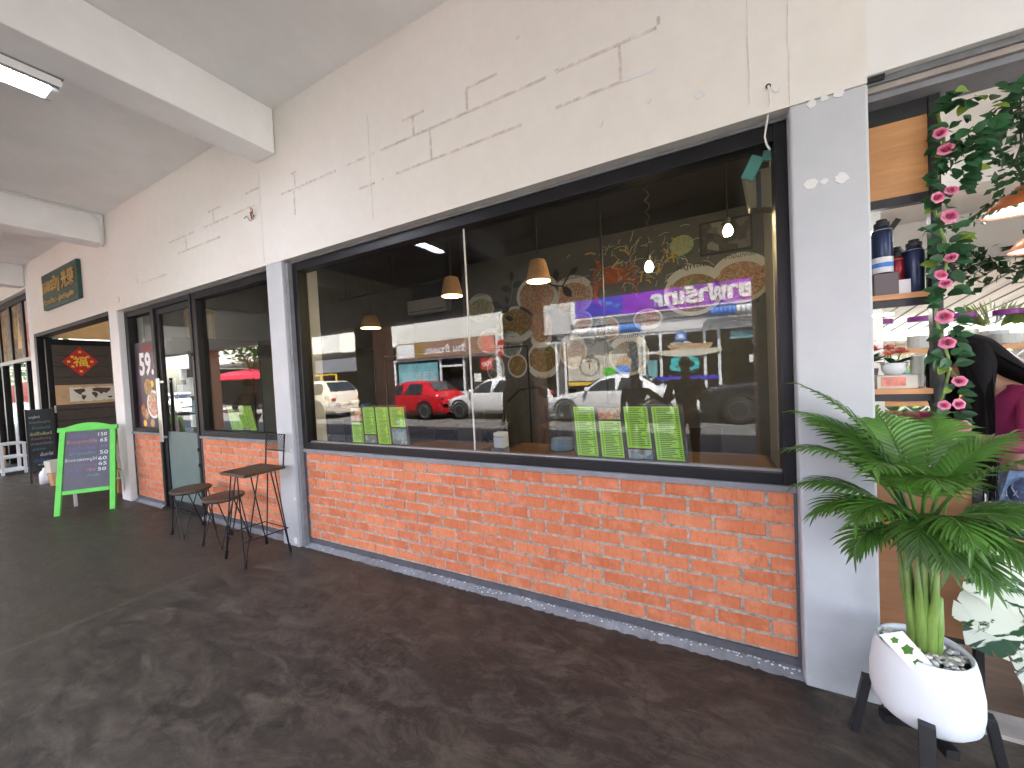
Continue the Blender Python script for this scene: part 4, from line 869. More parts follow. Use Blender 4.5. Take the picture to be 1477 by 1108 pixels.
    mm = MB(); mm.tube([H+fw*.083*k+lf*s*.024*k-up*.078*k for s in (-1, 0, 1)], .006*k, 6); mm.build('mouth', mat('lip', (.28, .09, .08), .5), body)
    for s in (-1, 1): add_skin('ear', {'a': (*(H+lf*s*.080*k+up*.012*k), .014*k), 'b': (*(H+lf*s*.080*k-up*.035*k), .011*k)}, [('a', 'b')], M['skin'], body, 0, 1)
    for e_, w_ in (('el', 'wl'), ('er', 'wr')):
        d_ = Vector(J[w_][:3])-Vector(J[e_][:3]); hand(t, J[w_][:3], d_, fw if abs(d_.normalized().dot(fw)) < .8 else -up, .5, k*handscale)
    return t, J

# ------------------------------------------------------------------ florist shop on the right
t = thing('florist_room', 'pale walls and ceiling of the florist shop', 'room', (3.5, 3, 0))
MB().box(.84, 7, .28, 8.4, 3.26, 3.32).build('ceiling', M['ceiling'], t)
MB().box(.83, 7, 3.0, 3.22, 3.02, 3.259).build('ceiling_beam', M['white_wall'], t)
MB().box(.75, .829, .70, 6.5, 0, 3.94).build('side_wall', M['white_wall'], t)
MB().box(.34, .749, .62, .699, 0, 3.94).build('return_wall', M['colgrey'], t)
MB().box(.84, 7, 5.0, 5.12, 2.62, 3.255).build('back_lintel', M['white_wall'], t)
MB().box(6.9, 7, .28, 5.0, 0, 3.255).build('end_wall', M['white_wall'], t)
# corrugated roof behind, sunlit from above
n = 170; b = MB(); vs = []
for i in range(n+1):
    x = .9+6*i/n; z = .022*math.sin(2*math.pi*i/4.25)
    vs += [(x, 5.15, 2.66+z), (x, 9.0, 2.02+z)]
b.add(vs, [(2*i, 2*i+1, 2*i+3, 2*i+2) for i in range(n)])
cr_ = tag(b.build('corrugated_roof', M['corr'], None, True), 'bright white corrugated roof behind the florist shop', 'roof')
for i in range(26): MB().tube([(.95+i*.24, 5.16, 2.625), (.95+i*.24, 8.98, 1.985)], .012, 5).build('seam', M['grey_cement'], cr_)
qh = random.Random(40); b = MB()
for k in range(1800):
    c_ = Vector((qh.uniform(.8, 7), qh.uniform(8.7, 9.6), abs(qh.gauss(0, .62)))); d = Vector((qh.gauss(0, 1), qh.gauss(0, 1), qh.gauss(.5, .8))).normalized(); s = d.orthogonal().normalized(); L = qh.uniform(.12, .26)
    b.add([c_, c_+d*L*.5+s*L*.28, c_+d*L, c_+d*L*.5-s*L*.28], [(0, 1, 2, 3)])
tag(b.build('yard_shrubs', M['foliage']), 'loose green shrubs in the yard behind the florist shop', None, None, 'stuff')
t = thing('back_fence', 'cream wall of the yard behind the florist shop', 'wall', (3, 10, 0)); MB().box(-2, 9, 9.8, 10, -.1, 1.75).build('wall_face', M['yardwall'], t); MB().box(-2, 9, 9.75, 10.05, 1.751, 1.82).build('coping', M['yardwall'], t)
# threshold and counter
tag(MB().box(.6, 7, .0, .13, -.0, .018).build('threshold', M['sill']), 'pale stone threshold of the florist opening', 'threshold')
t = thing('counter', 'light brown laminate counter behind the palm', 'counter', (.8, .4, 0))
MB().box(.60, .968, .24, .26, .235, .95).build('front_panel', M['brown_ply'], t); MB().box(.60, .99, .235, .62, .951, .975).build('top', M['orange_ply'], t)
MB().box(.969, .995, .235, .262, .0, .95).build('corner_post', M['black'], t); MB().box(.60, .968, .261, .6, .20, .234).build('bottom_rail', M['black'], t); MB().box(.969, .995, .58, .605, 0, .95).build('corner_post', M['black'], t)
# display shelf
t = thing('display_shelf', 'black framed display shelf with an orange wooden top panel beside the pillar', 'shelf', (.75, .3, 0))
MB().box(.60, .832, .185, .20, 2.19, 2.513).build('top_panel', M['orange_ply'], t)
for nm, bx in (('top_rail', (.60, .832, .18, .215, 2.514, 2.585)), ('rail', (.60, .832, .18, .215, 2.15, 2.189)), ('rail', (.60, .832, .19, .215, 1.712, 1.744)), ('rail', (.60, .832, .19, .215, 1.292, 1.324))): MB().box(*bx).build(nm, M['black'], t)
for x, y in ((.833, .175),): MB().box(x, x+.034, y, y+.035, .976, 2.62).build('post', M['black'], t)
MB().box(.60, .832, .178, .51, 1.745, 1.768).build('shelf_board', M['orange_ply'], t); MB().box(.60, .832, .178, .51, 1.325, 1.348).build('shelf_board', M['orange_ply'], t)
MB().tube([(.832, .49, 2.17), (.60, .49, 1.83)], .017, 4).build('brace', M['black'], t)
MB().tube([(.66, .46, 1.70), (.80, .47, 1.705)], .006, 6).build('light_strip', M['ledw'], t)
MB().tube([(.70, .47, 2.11), (.78, .47, 2.14)], .006, 6).build('light_strip', M['ledw'], t)
def tumbler(label, x, y, z, r, h, m, band=True):
    t = thing('tumbler', label, 'bottle', (x, y, z), 'bottles on the display shelf')
    MB().lathe([(r*.9, 0), (r, .006), (r, h*.72), (r*.93, h*.80), (r*.72, h*.86), (r*.7, h*.87)], (x, y, z), 24).build('body', M[m], t, True)
    MB().lathe([(r*.76, h*.872), (r*.76, h*.94), (r*.55, h*.955), (r*.5, h), (0, h)], (x, y, z), 20).build('lid', M['black'], t)
    MB().lathe([(r*.99, h*.795), (r*.965, h*.81)], (x, y, z), 24).build('ring', M['steel'], t)
    if band:
        MB().lathe([(r*1.02, h*.02), (r*1.02, h*.30)], (x, y, z), 24).build('label_band', M['white_paper'], t)
        MB().lathe([(r*1.03, h*.12), (r*1.03, h*.20)], (x, y, z), 24).build('label_stripe', M['stripeblue'], t)
tag(MB().box(.652, .735, .19, .27, 1.7685, 1.865).build('carton', M['greybox'], None, bevel=.002), 'grey brown carton under the navy bottle on the upper shelf', 'box')
tumbler('navy bottle with a white label standing on the grey carton', .692, .225, 1.866, .036, .245, 'navy')
tumbler('red bottle on the upper shelf beside the grey carton', .752, .26, 1.7685, .030, .20, 'redb', False)
tumbler('dark slim bottle behind the red one on the upper shelf', .778, .34, 1.7685, .028, .235, 'black', False)
tumbler('large navy bottle at the right end of the upper shelf', .800, .235, 1.7685, .034, .235, 'navy', False)
tag(MB().box(.737, .776, .20, .203, 1.769, 1.83).build('price_tag', M['white_paper']), 'white price tag leaning by the red bottle', 'price tag')
tag(MB().box(.655, .79, .19, .29, 1.3485, 1.408).build('carton', M['cream_poster'], None, bevel=.002), 'cream printed carton under the white flower bowl', 'box')
o = bpy.data.objects['carton.001']; MB().box(.67, .75, .187, .1895, 1.36, 1.40).build('printed_panel', M['salmon'], o)
def flower(parent, c, r, m, seed, n1=9, layers=3, up_=1.15):
    q = random.Random(seed); c = Vector(c)
    for L in range(layers):
        b = MB(); n = n1-L*2
        for k in range(n):
            a = 2*math.pi*(k+.5*L)/n; e = (.35+.42*L)*up_; h = Vector((math.cos(a), math.sin(a), 0)); d = h*math.cos(e)+Vector((0, 0, math.sin(e))); s = Vector((-h.y, h.x, 0)); rr = r*(1-.12*L)
            w0 = rr*.34; n_ = s.cross(d)
            b.add([c, c+d*rr*.5+s*w0+n_*rr*.06, c+d*rr*.5-n_*rr*.08, c+d*rr*.5-s*w0+n_*rr*.06, c+d*rr+n_*rr*.12], [(0, 1, 2), (0, 2, 3), (1, 4, 2), (2, 4, 3)])
        b.build('petal_ring', M[m], parent)
def leafmesh(name, m, L=1, W=.62, fold=.12):
    ys = [0, .12, .3, .5, .7, .88, 1]; ws = [.02, .30, .48, .50, .40, .20, .0]
    b = MB(); vs = []
    for y, w_ in zip(ys, ws): vs += [(-w_*W, y*L, fold*w_*2-.10*y*y), (0, y*L, -.10*y*y), (w_*W, y*L, fold*w_*2-.10*y*y)]
    b.add(vs, [(i*3+a, i*3+a+1, i*3+a+4, i*3+a+3) for i in range(6) for a in (0, 1)])
    me = bpy.data.meshes.new(name); me.from_pydata(b.v, [], b.f); me.materials.append(M[m]); me.polygons.foreach_set('use_smooth', [True]*12); return me
LEAF = leafmesh('leaf', 'leaf'); LEAFP = leafmesh('leaf', 'pale_leaf'); LEAFS = leafmesh('leaf', 'leaf', 1, .42)
def put_leaf(parent, p, d, nrm_, size, me=None):
    d = Vector(d).normalized(); n_ = Vector(nrm_); n_ = (n_-d*n_.dot(d)); n_ = n_.normalized() if n_.length > .01 else d.orthogonal().normalized(); s = d.cross(n_)
    o = bpy.data.objects.new('leaf', me or LEAF); COL.objects.link(o); mt = Matrix((s, d, n_)).transposed().to_4x4(); o.matrix_basis = Matrix.Translation(p) @ mt @ Matrix.Scale(size, 4)
    o.parent = parent; pm_ = parent.matrix_basis if parent.parent is None else Matrix(); o.matrix_parent_inverse = pm_.inverted(); return o
t = thing('flower_pot', 'white bowl of salmon flowers on the lower display shelf', 'potted plant', (.725, .235, 1.4085))
MB().lathe([(.026, 0), (.040, .02), (.045, .055), (.041, .055), (.036, .02), (0, .018)], (.725, .235, 1.4085), 24).build('bowl', M['white'], t, True)
for k, (x, y, z, r) in enumerate(((.745, .225, 1.505, .042), (.715, .25, 1.525, .036), (.70, .22, 1.50, .03))): 
    MB().tube([(.725, .235, 1.43), (x, y, z)], .003, 5).build('stalk', M['stem'], t); flower(t, (x, y, z), r, 'salmon', k)
q = random.Random(5)
for k in range(12):
    a = q.uniform(0, 6.28); put_leaf(t, (.725, .235, 1.45), (math.cos(a), math.sin(a), q.uniform(.2, .9)), (0, 0, 1), q.uniform(.05, .08), LEAFS)
t = thing('flower_pot', 'dark pot of salmon flowers on the lower display shelf, half hidden by the pillar', 'potted plant', (.665, .36, 1.3485))
MB().lathe([(.03, 0), (.04, .09), (.036, .09), (0, .07)], (.668, .36, 1.3485), 18).build('bowl', M['black'], t)
for k, (x, y, z, r) in enumerate(((.675, .33, 1.52, .05), (.66, .35, 1.56, .045))): flower(t, (x, y, z), r, 'salmon', 9+k)
for k in range(14):
    a = q.uniform(0, 6.28); put_leaf(t, (.668, .36, 1.46), (math.cos(a), math.sin(a), q.uniform(.4, 1.5)), (0, 0, 1), q.uniform(.06, .1), LEAFS)
t = thing('glass_jar', 'stack of clear wrapped bowls at the right of the lower shelf', 'jar', (.80, .24, 1.3485))
MB().lathe([(.024, 0), (.028, .05), (.022, .055), (.028, .10), (.022, .105), (.028, .15), (.0, .155)], (.803, .24, 1.3485), 18).build('body', M['clear'], t, True); MB().lathe([(.02, .004), (.022, .14), (0, .14)], (.803, .24, 1.3485), 14).build('content', M['cream_poster'], t)
# goods on the counter top seen through the palm
q = random.Random(12)
for k, (x, y, w_, h_, m_, l_) in enumerate(((.63, .30, .09, .11, 'yellow', 'yellow box'), (.74, .30, .08, .07, 'white_paper', 'white box'), (.84, .29, .09, .09, 'cream_poster', 'cream box'), (.66, .46, .10, .19, 'violet', 'purple box'), (.79, .45, .1, .15, 'yellow', 'tall yellow box'), (.9, .44, .07, .12, 'red', 'red box'))):
    tag(MB().box(x, x+w_, y, y+.09, .9755, .9755+h_).build('carton', M[m_], None, bevel=.002), l_+' on the brown counter behind the palm', 'box')
# garland with roses on the shelf post
G = thing('rose_garland', 'garland of green leaves and pink roses climbing the black shelf post', 'garland', (.85, .14, 1))
gp = []; z = 2.50
qg = random.Random(33); k = 0
while z > .74: gp.append((.850+.014*math.sin(k*.8)+.012*max(0, (1.2-z))*3*.5, .145+.012*math.cos(k*.9), z)); z -= .06; k += 1
MB().tube(gp, .005, 6).build('vine_stem', M['stem'], G)
for k in range(215):
    z = qg.uniform(.98, 2.52) if k < 160 else qg.uniform(2.2, 2.52)
    wide = .026+.075*max(0, (z-2.12)/.4)**1.2
    a = qg.uniform(0, 6.28); c_ = Vector((.862+max(0, z-2.15)*.26, .14, z)); off = Vector((math.cos(a)*wide*1.0, -abs(math.sin(a))*wide*.9, 0))
    d = Vector((math.cos(a)*.8+qg.uniform(-.3, .3), -.35+qg.uniform(-.3, .2), qg.uniform(-.7, .35))); put_leaf(G, c_+off, d, (qg.uniform(-.4, .4), -1, qg.uniform(.1, .9)), qg.uniform(.042, .070)*(1 if z > 1.7 else .86), LEAFP if qg.random() < .08 else LEAF)
for (x, z) in ((.88, .80), (.905, .775), (.89, .74)): put_leaf(G, (x, .10, z), (.8, -.2, -.5+qg.uniform(-.2, .6)), (0, -1, .5), .055)
def rose(parent, c, r, seed):
    q = random.Random(seed); b = MB(); c = Vector(c); ax = Vector((q.uniform(-.5, .3), -1, q.uniform(.0, .5))).normalized(); u = ax.orthogonal().normalized(); v = ax.cross(u)
    for L in range(5):
        rr = r*(.26+.19*L); n = (3, 4, 5, 5, 6)[L]; tl_ = q.uniform(-.12, .12)*r
        for k in range(n):
            a0 = 2*math.pi*k/n+L*.9+q.uniform(-.2, .2); pts = []; hh = r*(.78-.10*L)
            for j in range(5):
                a = a0+(j-2)/4*2.1*math.pi/n*1.35; e = 1-.22*abs(j-2)**1.4/2.6
                di = u*math.cos(a)+v*math.sin(a)
                pts.append((c+di*rr*.45-ax*r*.15, c+di*rr*.92+ax*(hh*.75*e+tl_*.5), c+di*rr*1.14*e+ax*(hh*e*(1 if L < 3 else .45)+tl_)))
            vs = [p for tr in pts for p in tr]; b.add(vs, [(j*3+a_, j*3+a_+1, j*3+a_+4, j*3+a_+3) for j in range(4) for a_ in (0, 1)])
    nf_ = len(b.f)
    b.lathe([(0, -.2*r), (r*.20, .1*r), (r*.16, .42*r), (0, .55*r)], c, 8, 1, 1, Matrix((u, v, ax)).transposed().to_3x3()); b.m = [1 if i_ < 28 or i_ >= nf_ else 0 for i_ in range(len(b.f))]
    b.build('rose', [M['rose'], M['rose_deep']], parent, True)
for k, (x, y, z) in enumerate([(0.828, 0.07, 2.373), (0.843, 0.07, 2.305), (0.815, 0.07, 2.122), (0.856, 0.07, 2.139), (0.849, 0.07, 2.04), (0.853, 0.07, 1.875), (0.821, 0.07, 1.811), (0.836, 0.07, 1.775), (0.83, 0.07, 1.643), (0.837, 0.07, 1.537), (0.87, 0.07, 1.381), (0.824, 0.07, 1.284), (0.865, 0.07, 1.29), (0.878, 0.07, 1.2), (0.869, 0.07, 0.806)]):
    rose(G, (x, y+.005, z), (.021, .023, .021, .020, .026, .019, .021, .018, .026, .024, .020, .018, .020, .022, .024)[k], 50+k)
# white variegated plant
V = thing('variegated_plant', 'plant with big white and green split leaves in a pale pot at the right edge', 'potted plant', (1.05, .16, 0))
MB().lathe([(.07, 0.019), (.09, .2), (.085, .2), (0, .18)], (1.17, .20, 0), 28).build('pot', M['pot'], V, True)
def monstera(parent, p, d, nrm_, L, seed):
    q = random.Random(seed); out = []; n = 22
    # outline by half: slots cut between lobes
    def half(s):
        pts = []
        prof = [(.0, .04), (.05, .30), (.16, .44), (.30, .50), (.46, .48), (.62, .41), (.78, .29), (.92, .13), (1, 0)]
        for i, (y, w_) in enumerate(prof):
            if 2 <= i <= 6 and q.random() < .75: pts += [(w_*s*1.02, y-.035), (w_*s*.55, y+.005-.07), (w_*s*1.0, y+.02)]
            else: pts.append((w_*s, y))
        return pts
    r_, l_ = half(1), half(-1); b = MB(); s0 = []
    for side in (r_, l_):
        mid = [(0, y) for x, y in side]; vs = []
        for (x, y) in side:
            zc = -.22*y*y-.10*abs(x)**1.5*2; vs.append((x*L, y*L, zc*L+.10*abs(x)*L)); vs.append((0, max(0, min(1, y-.10*abs(x)*2+.03))*L, -.22*y*y*L))
        b.add(vs, [(2*i, 2*i+1, 2*i+3, 2*i+2) for i in range(len(side)-1)])
    d = Vector(d).normalized(); n_ = Vector(nrm_); n_ = (n_-d*n_.dot(d)).normalized(); s_ = d.cross(n_)
    me = bpy.data.meshes.new('leaf'); me.from_pydata(b.v, [], b.f); me.materials.append(M['vari']); o = bpy.data.objects.new('leaf', me); COL.objects.link(o)
    o.matrix_basis = Matrix.Translation(p) @ Matrix((s_, d, n_)).transposed().to_4x4(); o.parent = parent; o.matrix_parent_inverse = parent.matrix_basis.inverted()
    MB().tube([(1.16, .20, .19), ((p[0]+1.13)/2, (p[1]+.2)/2, p[2]+.05), p], .005, 5).build('stalk', M['stem'], parent)
for k, (p, d, nn, L) in enumerate([((1.03, .10, .47), (-.9, -.25, -.12), (-.1, -.7, .8), .20), ((1.04, .09, .42), (-.85, -.3, -.38), (-.2, -.8, .6), .20), ((1.02, .06, .56), (-.8, -.25, .14), (0, -.6, .8), .17), ((1.10, .05, .34), (-.55, -.3, -.7), (-.3, -.8, .35), .16), ((1.06, .08, .62), (-.6, -.3, .35), (0, -.6, .8), .17), ((1.08, .10, .84), (-.9, -.1, .12), (0, -.4, .9), .18), ((1.10, .04, .50), (.5, -.5, .2), (0, -.6, .8), .2), ((1.08, .05, .80), (-.3, -.4, .5), (0, -.7, .7), .16), ((1.14, .04, .36), (.2, -.5, -.6), (0, -.8, .5), .16), ((1.10, .12, .68), (-.95, -.1, -.2), (0, -.5, .8), .19)]): monstera(V, p, d, nn, L, 60+k)
t = thing('dried_bouquet', 'crinkled brown and grey wrapped bunch above the white leaves', 'bouquet', (1.04, .2, .66))
qd = random.Random(4)
for k in range(7):
    b = MB(); x, z = 1.0+qd.uniform(-.03, .08), .66+qd.uniform(-.04, .06); b.lathe([(0, -.03), (.03*qd.uniform(.7, 1.2), -.01), (.04, .012), (0, .03)], (x, .17+qd.uniform(-.02, .03), z), 7, 1, .7, Matrix.Rotation(qd.uniform(-.6, .6), 4, 'Y')); b.build('wrapped_piece', M['khaki' if k % 2 else 'lace'], t)
# vines, lamps, jars
def vine(label, pts, n, spread, size, seed, name='hanging_vine', sag=.05):
    q = random.Random(seed); t = thing(name, label, 'vine', pts[0]); MB().tube(pts, .006, 5).build('vine_stem', M['bark'], t)
    b = MB(); P = [Vector(p) for p in pts]; seg = [(P[i+1]-P[i]).length for i in range(len(P)-1)]
    for k in range(n):
        i = q.choices(range(len(seg)), seg)[0]; c = P[i].lerp(P[i+1], q.random())+Vector((q.gauss(0, spread), q.gauss(0, spread), q.gauss(-sag, spread)))
        d = Vector((q.gauss(0, 1), q.gauss(0, 1), q.gauss(-.5, .7))).normalized(); s = d.orthogonal().normalized(); s = (s*math.cos(k)+d.cross(s)*math.sin(k)); L = size*q.uniform(.6, 1.3); nn = d.cross(s)
        b.add([c, c+d*L*.5+s*L*.30, c+d*L*.45-nn*L*.08, c+d*L*.5-s*L*.30, c+d*L], [(0, 1, 2), (0, 2, 3), (1, 4, 2), (2, 4, 3)])
    o = b.build('foliage', M['leaf'], t); o['kind'] = 'stuff'
vine('leafy vine swagged under the florist ceiling at the top right', [(1.0, .6, 2.52), (1.22, .9, 2.66), (1.45, 1.1, 2.80), (1.75, 1.25, 2.98)], 150, .045, .055, 1)
vine('bushy vine hanging over the upper orange lamp', [(1.62, 1.25, 2.98), (1.60, 1.22, 2.7), (1.55, 1.2, 2.55), (1.62, 1.25, 2.46)], 190, .06, .06, 2)
vine('thin vine string running behind the rose garland', [(1.15, 1.1, 2.24), (1.35, 1.2, 2.27), (1.55, 1.3, 2.40)], 90, .022, .04, 3, sag=.01)
vine('dark ivy valance along the lintel at the back of the florist shop', [(.9, 4.92, 2.66), (3, 4.92, 2.64), (5, 4.92, 2.66), (6.8, 4.92, 2.64)], 1500, .13, .12, 4)
def pendant(label, x, y, z, r, m='copper', hang=3.25, group='orange pendant lamps in the florist shop'):
    t = thing('pendant_lamp', label, 'lamp', (x, y, z), group)
    MB().lathe([(r, 0), (r*.96, .018), (r*.78, .055), (r*.45, .092), (r*.18, .115), (.018, .135), (.0, .14)], (x, y, z), 32, cap=False).build('shade', M[m], t, True)
    MB().lathe([(r*.97, .006), (r*.7, .035), (0, .05)], (x, y, z), 32, cap=False).build('inner_shade', M['white'], t, True)
    MB().lathe([(0, -.012), (.028, 0), (.03, .022), (.012, .045)], (x, y, z), 14).build('bulb', M['ledw'], t, True)
    MB().tube([(x, y, z+.138), (x, y, hang)], .004, 6).build('cord', M['black'], t)
pendant('upper orange pendant lamp in the florist shop', 1.60, 1.25, 2.30, .155); pendant('lower orange pendant lamp in the florist shop', 1.70, 1.22, 2.06, .16)
t = thing('ceiling_tube', 'slim white light tube under the florist ceiling', 'ceiling lamp', (1.6, 3.8, 3.2)); MB().tube([(1.3, 2.2, 3.23), (1.3, 3.4, 3.23)], .018).build('tube', M['ledw'], t); MB().box(1.27, 1.33, 2.2, 3.4, 3.245, 3.259).build('batten', M['white'], t)
t = thing('jar_rack', 'wooden rack with a white lattice front at the back of the florist shop', 'rack', (2.2, 3, 0))
MB().box(1.3, 3.8, 2.9, 3.3, 1.50, 1.545).build('shelf_board', M['orange_ply'], t); MB().box(1.3, 3.8, 2.9, 3.3, 1.0, 1.04).build('shelf_board', M['orange_ply'], t)
for x in (1.3, 2.5, 3.76): MB().box(x, x+.04, 2.92, 3.28, 0, 1.499).build('post', M['white'], t)
b = MB(); x = 1.2
while x < 3.75:
    for s in (1, -1): b.tube([(x+(.0 if s > 0 else .12), 2.905, 1.38), (x+(.12 if s > 0 else 0), 2.905, 1.50)], .008, 4)
    x += .12
b.build('lattice', M['white'], t)
b = MB(); x = 1.3
for z0 in (.2, .36, .52, .68, .84):
    x = 1.3
    while x < 3.7:
        for s in (1, -1): b.tube([(x+(.0 if s > 0 else .16), 2.905, z0), (x+(.16 if s > 0 else 0), 2.905, z0+.16)], .009, 4)
        x += .16
b.build('lattice', M['white'], t)
for k in range(8):
    x = 1.52+k*.29; t = thing('storage_jar', ['first', 'second', 'third', 'fourth', 'fifth', 'sixth', 'seventh', 'last'][k]+' large clear jar with a purple lid, counted from the pillar side of the rack', 'jar', (x, 3.1, 1.5455), 'purple lidded jars on the wooden rack')
    MB().lathe([(.10, 0), (.115, .02), (.118, .20), (.09, .25), (.085, .27)], (x, 3.1, 1.5455), 24).build('body', M['clear'], t, True); MB().lathe([(.092, .271), (.092, .315), (.08, .32), (0, .32)], (x, 3.1, 1.5455), 24).build('lid', M['violet'], t)
    MB().lathe([(.095, .01), (.1, .10+.03*(k % 3)), (0, .10+.03*(k % 3))], (x, 3.1, 1.5455), 16).build('content', M['white_paper' if k % 2 else 'cream_poster'], t)
qk = random.Random(17)
for k in range(16):
    x = 1.35+k*.15; h_ = qk.uniform(.12, .28); m_ = ['white_paper', 'khaki', 'stripeblue', 'cream_poster', 'yellow', 'violet', 'salmon'][k % 7]; nm_ = ['white', 'brown', 'blue', 'cream', 'yellow', 'purple', 'salmon'][k % 7]
    tag(MB().box(x, x+.12, 3.0, 3.15, 1.0405, 1.0405+h_).build('parcel', M[m_], None, bevel=.003), 'small '+nm_+' parcel on the lower rack board, '+('first third', 'middle', 'far end')[k//7]+' of the row', 'parcel', 'parcels on the lattice rack')
t = thing('shelf_plant', 'green leafy plant standing above the purple lidded jars', 'plant', (2.4, 3.5, 1.5))
MB().lathe([(.08, 0), (.1, .14), (0, .13)], (2.35, 3.22, 1.5455), 16).build('pot', M['white'], t)
b = MB(); 
for k in range(90):
    a = qk.uniform(0, 6.28); d = Vector((math.cos(a)*.8, math.sin(a)*.4, qk.uniform(.3, 1.2))).normalized(); c_ = Vector((2.35, 3.22, 1.68))+d*qk.uniform(.04, .2); s = d.orthogonal().normalized(); L = .16
    b.add([c_, c_+d*L*.5+s*.02, c_+d*L, c_+d*L*.5-s*.02], [(0, 1, 2, 3)])
b.build('foliage', M['pale_leaf'], t)
# the shopper
pose = dict(pel=(0.02, 0, .93), spi=(.02, 0, 1.12), che=(.05, 0, 1.31), nek=(.12, 0, 1.46), hd0=(.20, -.0, 1.52), hd1=(.25, -.0, 1.585), sl=(.03, .185, 1.39), sr=(.05, -.185, 1.39), el=(.10, .24, 1.12), wl=(.30, .20, 1.18), er=(.20, -.24, 1.20), wr=(.44, -.12, 1.26))
sh, J = person('long haired shopper in a magenta jersey and frayed jeans, bending over the display shelf', (1.375, .80, 0), math.pi, 1.555, pose, 'magenta', 'denim')
H = Vector(J['hd1'][:3]); C_ = Vector(J['che'][:3]); N_ = Vector(J['nek'][:3])
def oval_tube(b, pts, ra, rb, n=14):
    base = len(b.v); P_ = [Vector(p) for p in pts]
    for i_, p in enumerate(P_):
        d = (P_[min(i_+1, len(P_)-1)]-P_[max(i_-1, 0)]).normalized(); a = Vector((0, 1, 0)); a = (a-d*a.dot(d)).normalized(); c = d.cross(a)
        b.v += [tuple(p+a*math.cos(2*math.pi*k/n)*ra[i_]+c*math.sin(2*math.pi*k/n)*rb[i_]) for k in range(n)]
    for i_ in range(len(P_)-1):
        for k in range(n): b.f.append([base+i_*n+k, base+i_*n+(k+1) % n, base+(i_+1)*n+(k+1) % n, base+(i_+1)*n+k]); b.m.append(0)
def spl(pts, m=5):
    P_ = [Vector(p) for p in pts]; out = []
    for i_ in range(len(P_)-1):
        p0, p1, p2, p3 = P_[max(i_-1, 0)], P_[i_], P_[i_+1], P_[min(i_+2, len(P_)-1)]
        for k in range(m):
            t_ = k/m; out.append(.5*((2*p1)+(p2-p0)*t_+(2*p0-5*p1+4*p2-p3)*t_*t_+(3*p1-p0-3*p2+p3)*t_**3))
    return out+[P_[-1]]
def spr(v, m=5):
    return [v[min(int(i_/m), len(v)-1)]*(1-(i_ % m)/m)+v[min(int(i_/m)+1, len(v)-1)]*((i_ % m)/m) for i_ in range((len(v)-1)*m+1)]
b = MB(); o_ = lambda x, y, z: H+Vector((x, y, z))
oval_tube(b, spl([o_(-.085, 0, -.02), o_(-.06, 0, .055), o_(0, 0, .085), o_(.08, 0, .055), o_(.17, 0, -.03), o_(.27, 0, -.12), o_(.36, 0, -.18)]), spr([.02, .068, .086, .088, .085, .08, .04]), spr([.02, .045, .066, .072, .05, .028, .008]))
oval_tube(b, spl([o_(.03, -.05, .07), o_(.035, -.10, -.02), o_(.03, -.125, -.16), o_(.035, -.135, -.34), o_(.04, -.135, -.52), o_(.045, -.13, -.66)]), spr([.05, .05, .045, .04, .035, .008]), spr([.07, .068, .05, .042, .032, .008]))
oval_tube(b, spl([o_(.0, .05, .06), o_(-.01, .09, -.05), o_(-.015, .10, -.22), o_(-.01, .10, -.45)]), spr([.05, .04, .04, .01]), spr([.08, .08, .06, .01]))
q = random.Random(77)
for k in range(90):
    y0 = q.uniform(-.09, .07); pp = [o_(-.03+q.uniform(-.02, .02), y0*.5, .082), o_(.04, y0*.9, .088), o_(.12, y0, .045-abs(y0)*.3), o_(.2, y0*1.1, -.025-abs(y0)*.3), o_(.30+q.uniform(-.03, .05), y0*1.15, -.115-q.uniform(0, .05))]
    b.tube(spl(pp, 3), .0022, 3, False)
for k in range(110):
    x0 = q.uniform(-.055, .04); pp = [o_(.02+x0*.5, -.06, .078), o_(.03+x0*.9, -.135, -.02), o_(.03+x0*.85, -.168, -.16), o_(.035+x0*.7, -.172, -.34), o_(.04+x0*.6+q.uniform(-.02, .02), -.168, -.5-q.uniform(0, .22))]
    b.tube(spl(pp, 3), .0022, 3, False)
b.build('long_hair', M['hair'], sh, True)
q = random.Random(3); b = MB()
for k in range(60):
    a = q.uniform(0, 6.28); p0 = Vector((1.37+math.cos(a)*.165, .80+math.sin(a)*.135, .865)); b.tube([p0, p0+Vector((q.uniform(-.01, .01), -.004, -.05)), p0+Vector((q.uniform(-.02, .02), -.008, -.09*q.uniform(.7, 1.3)))], .0022, 4)
b.build('fringe', M['lace'], sh)

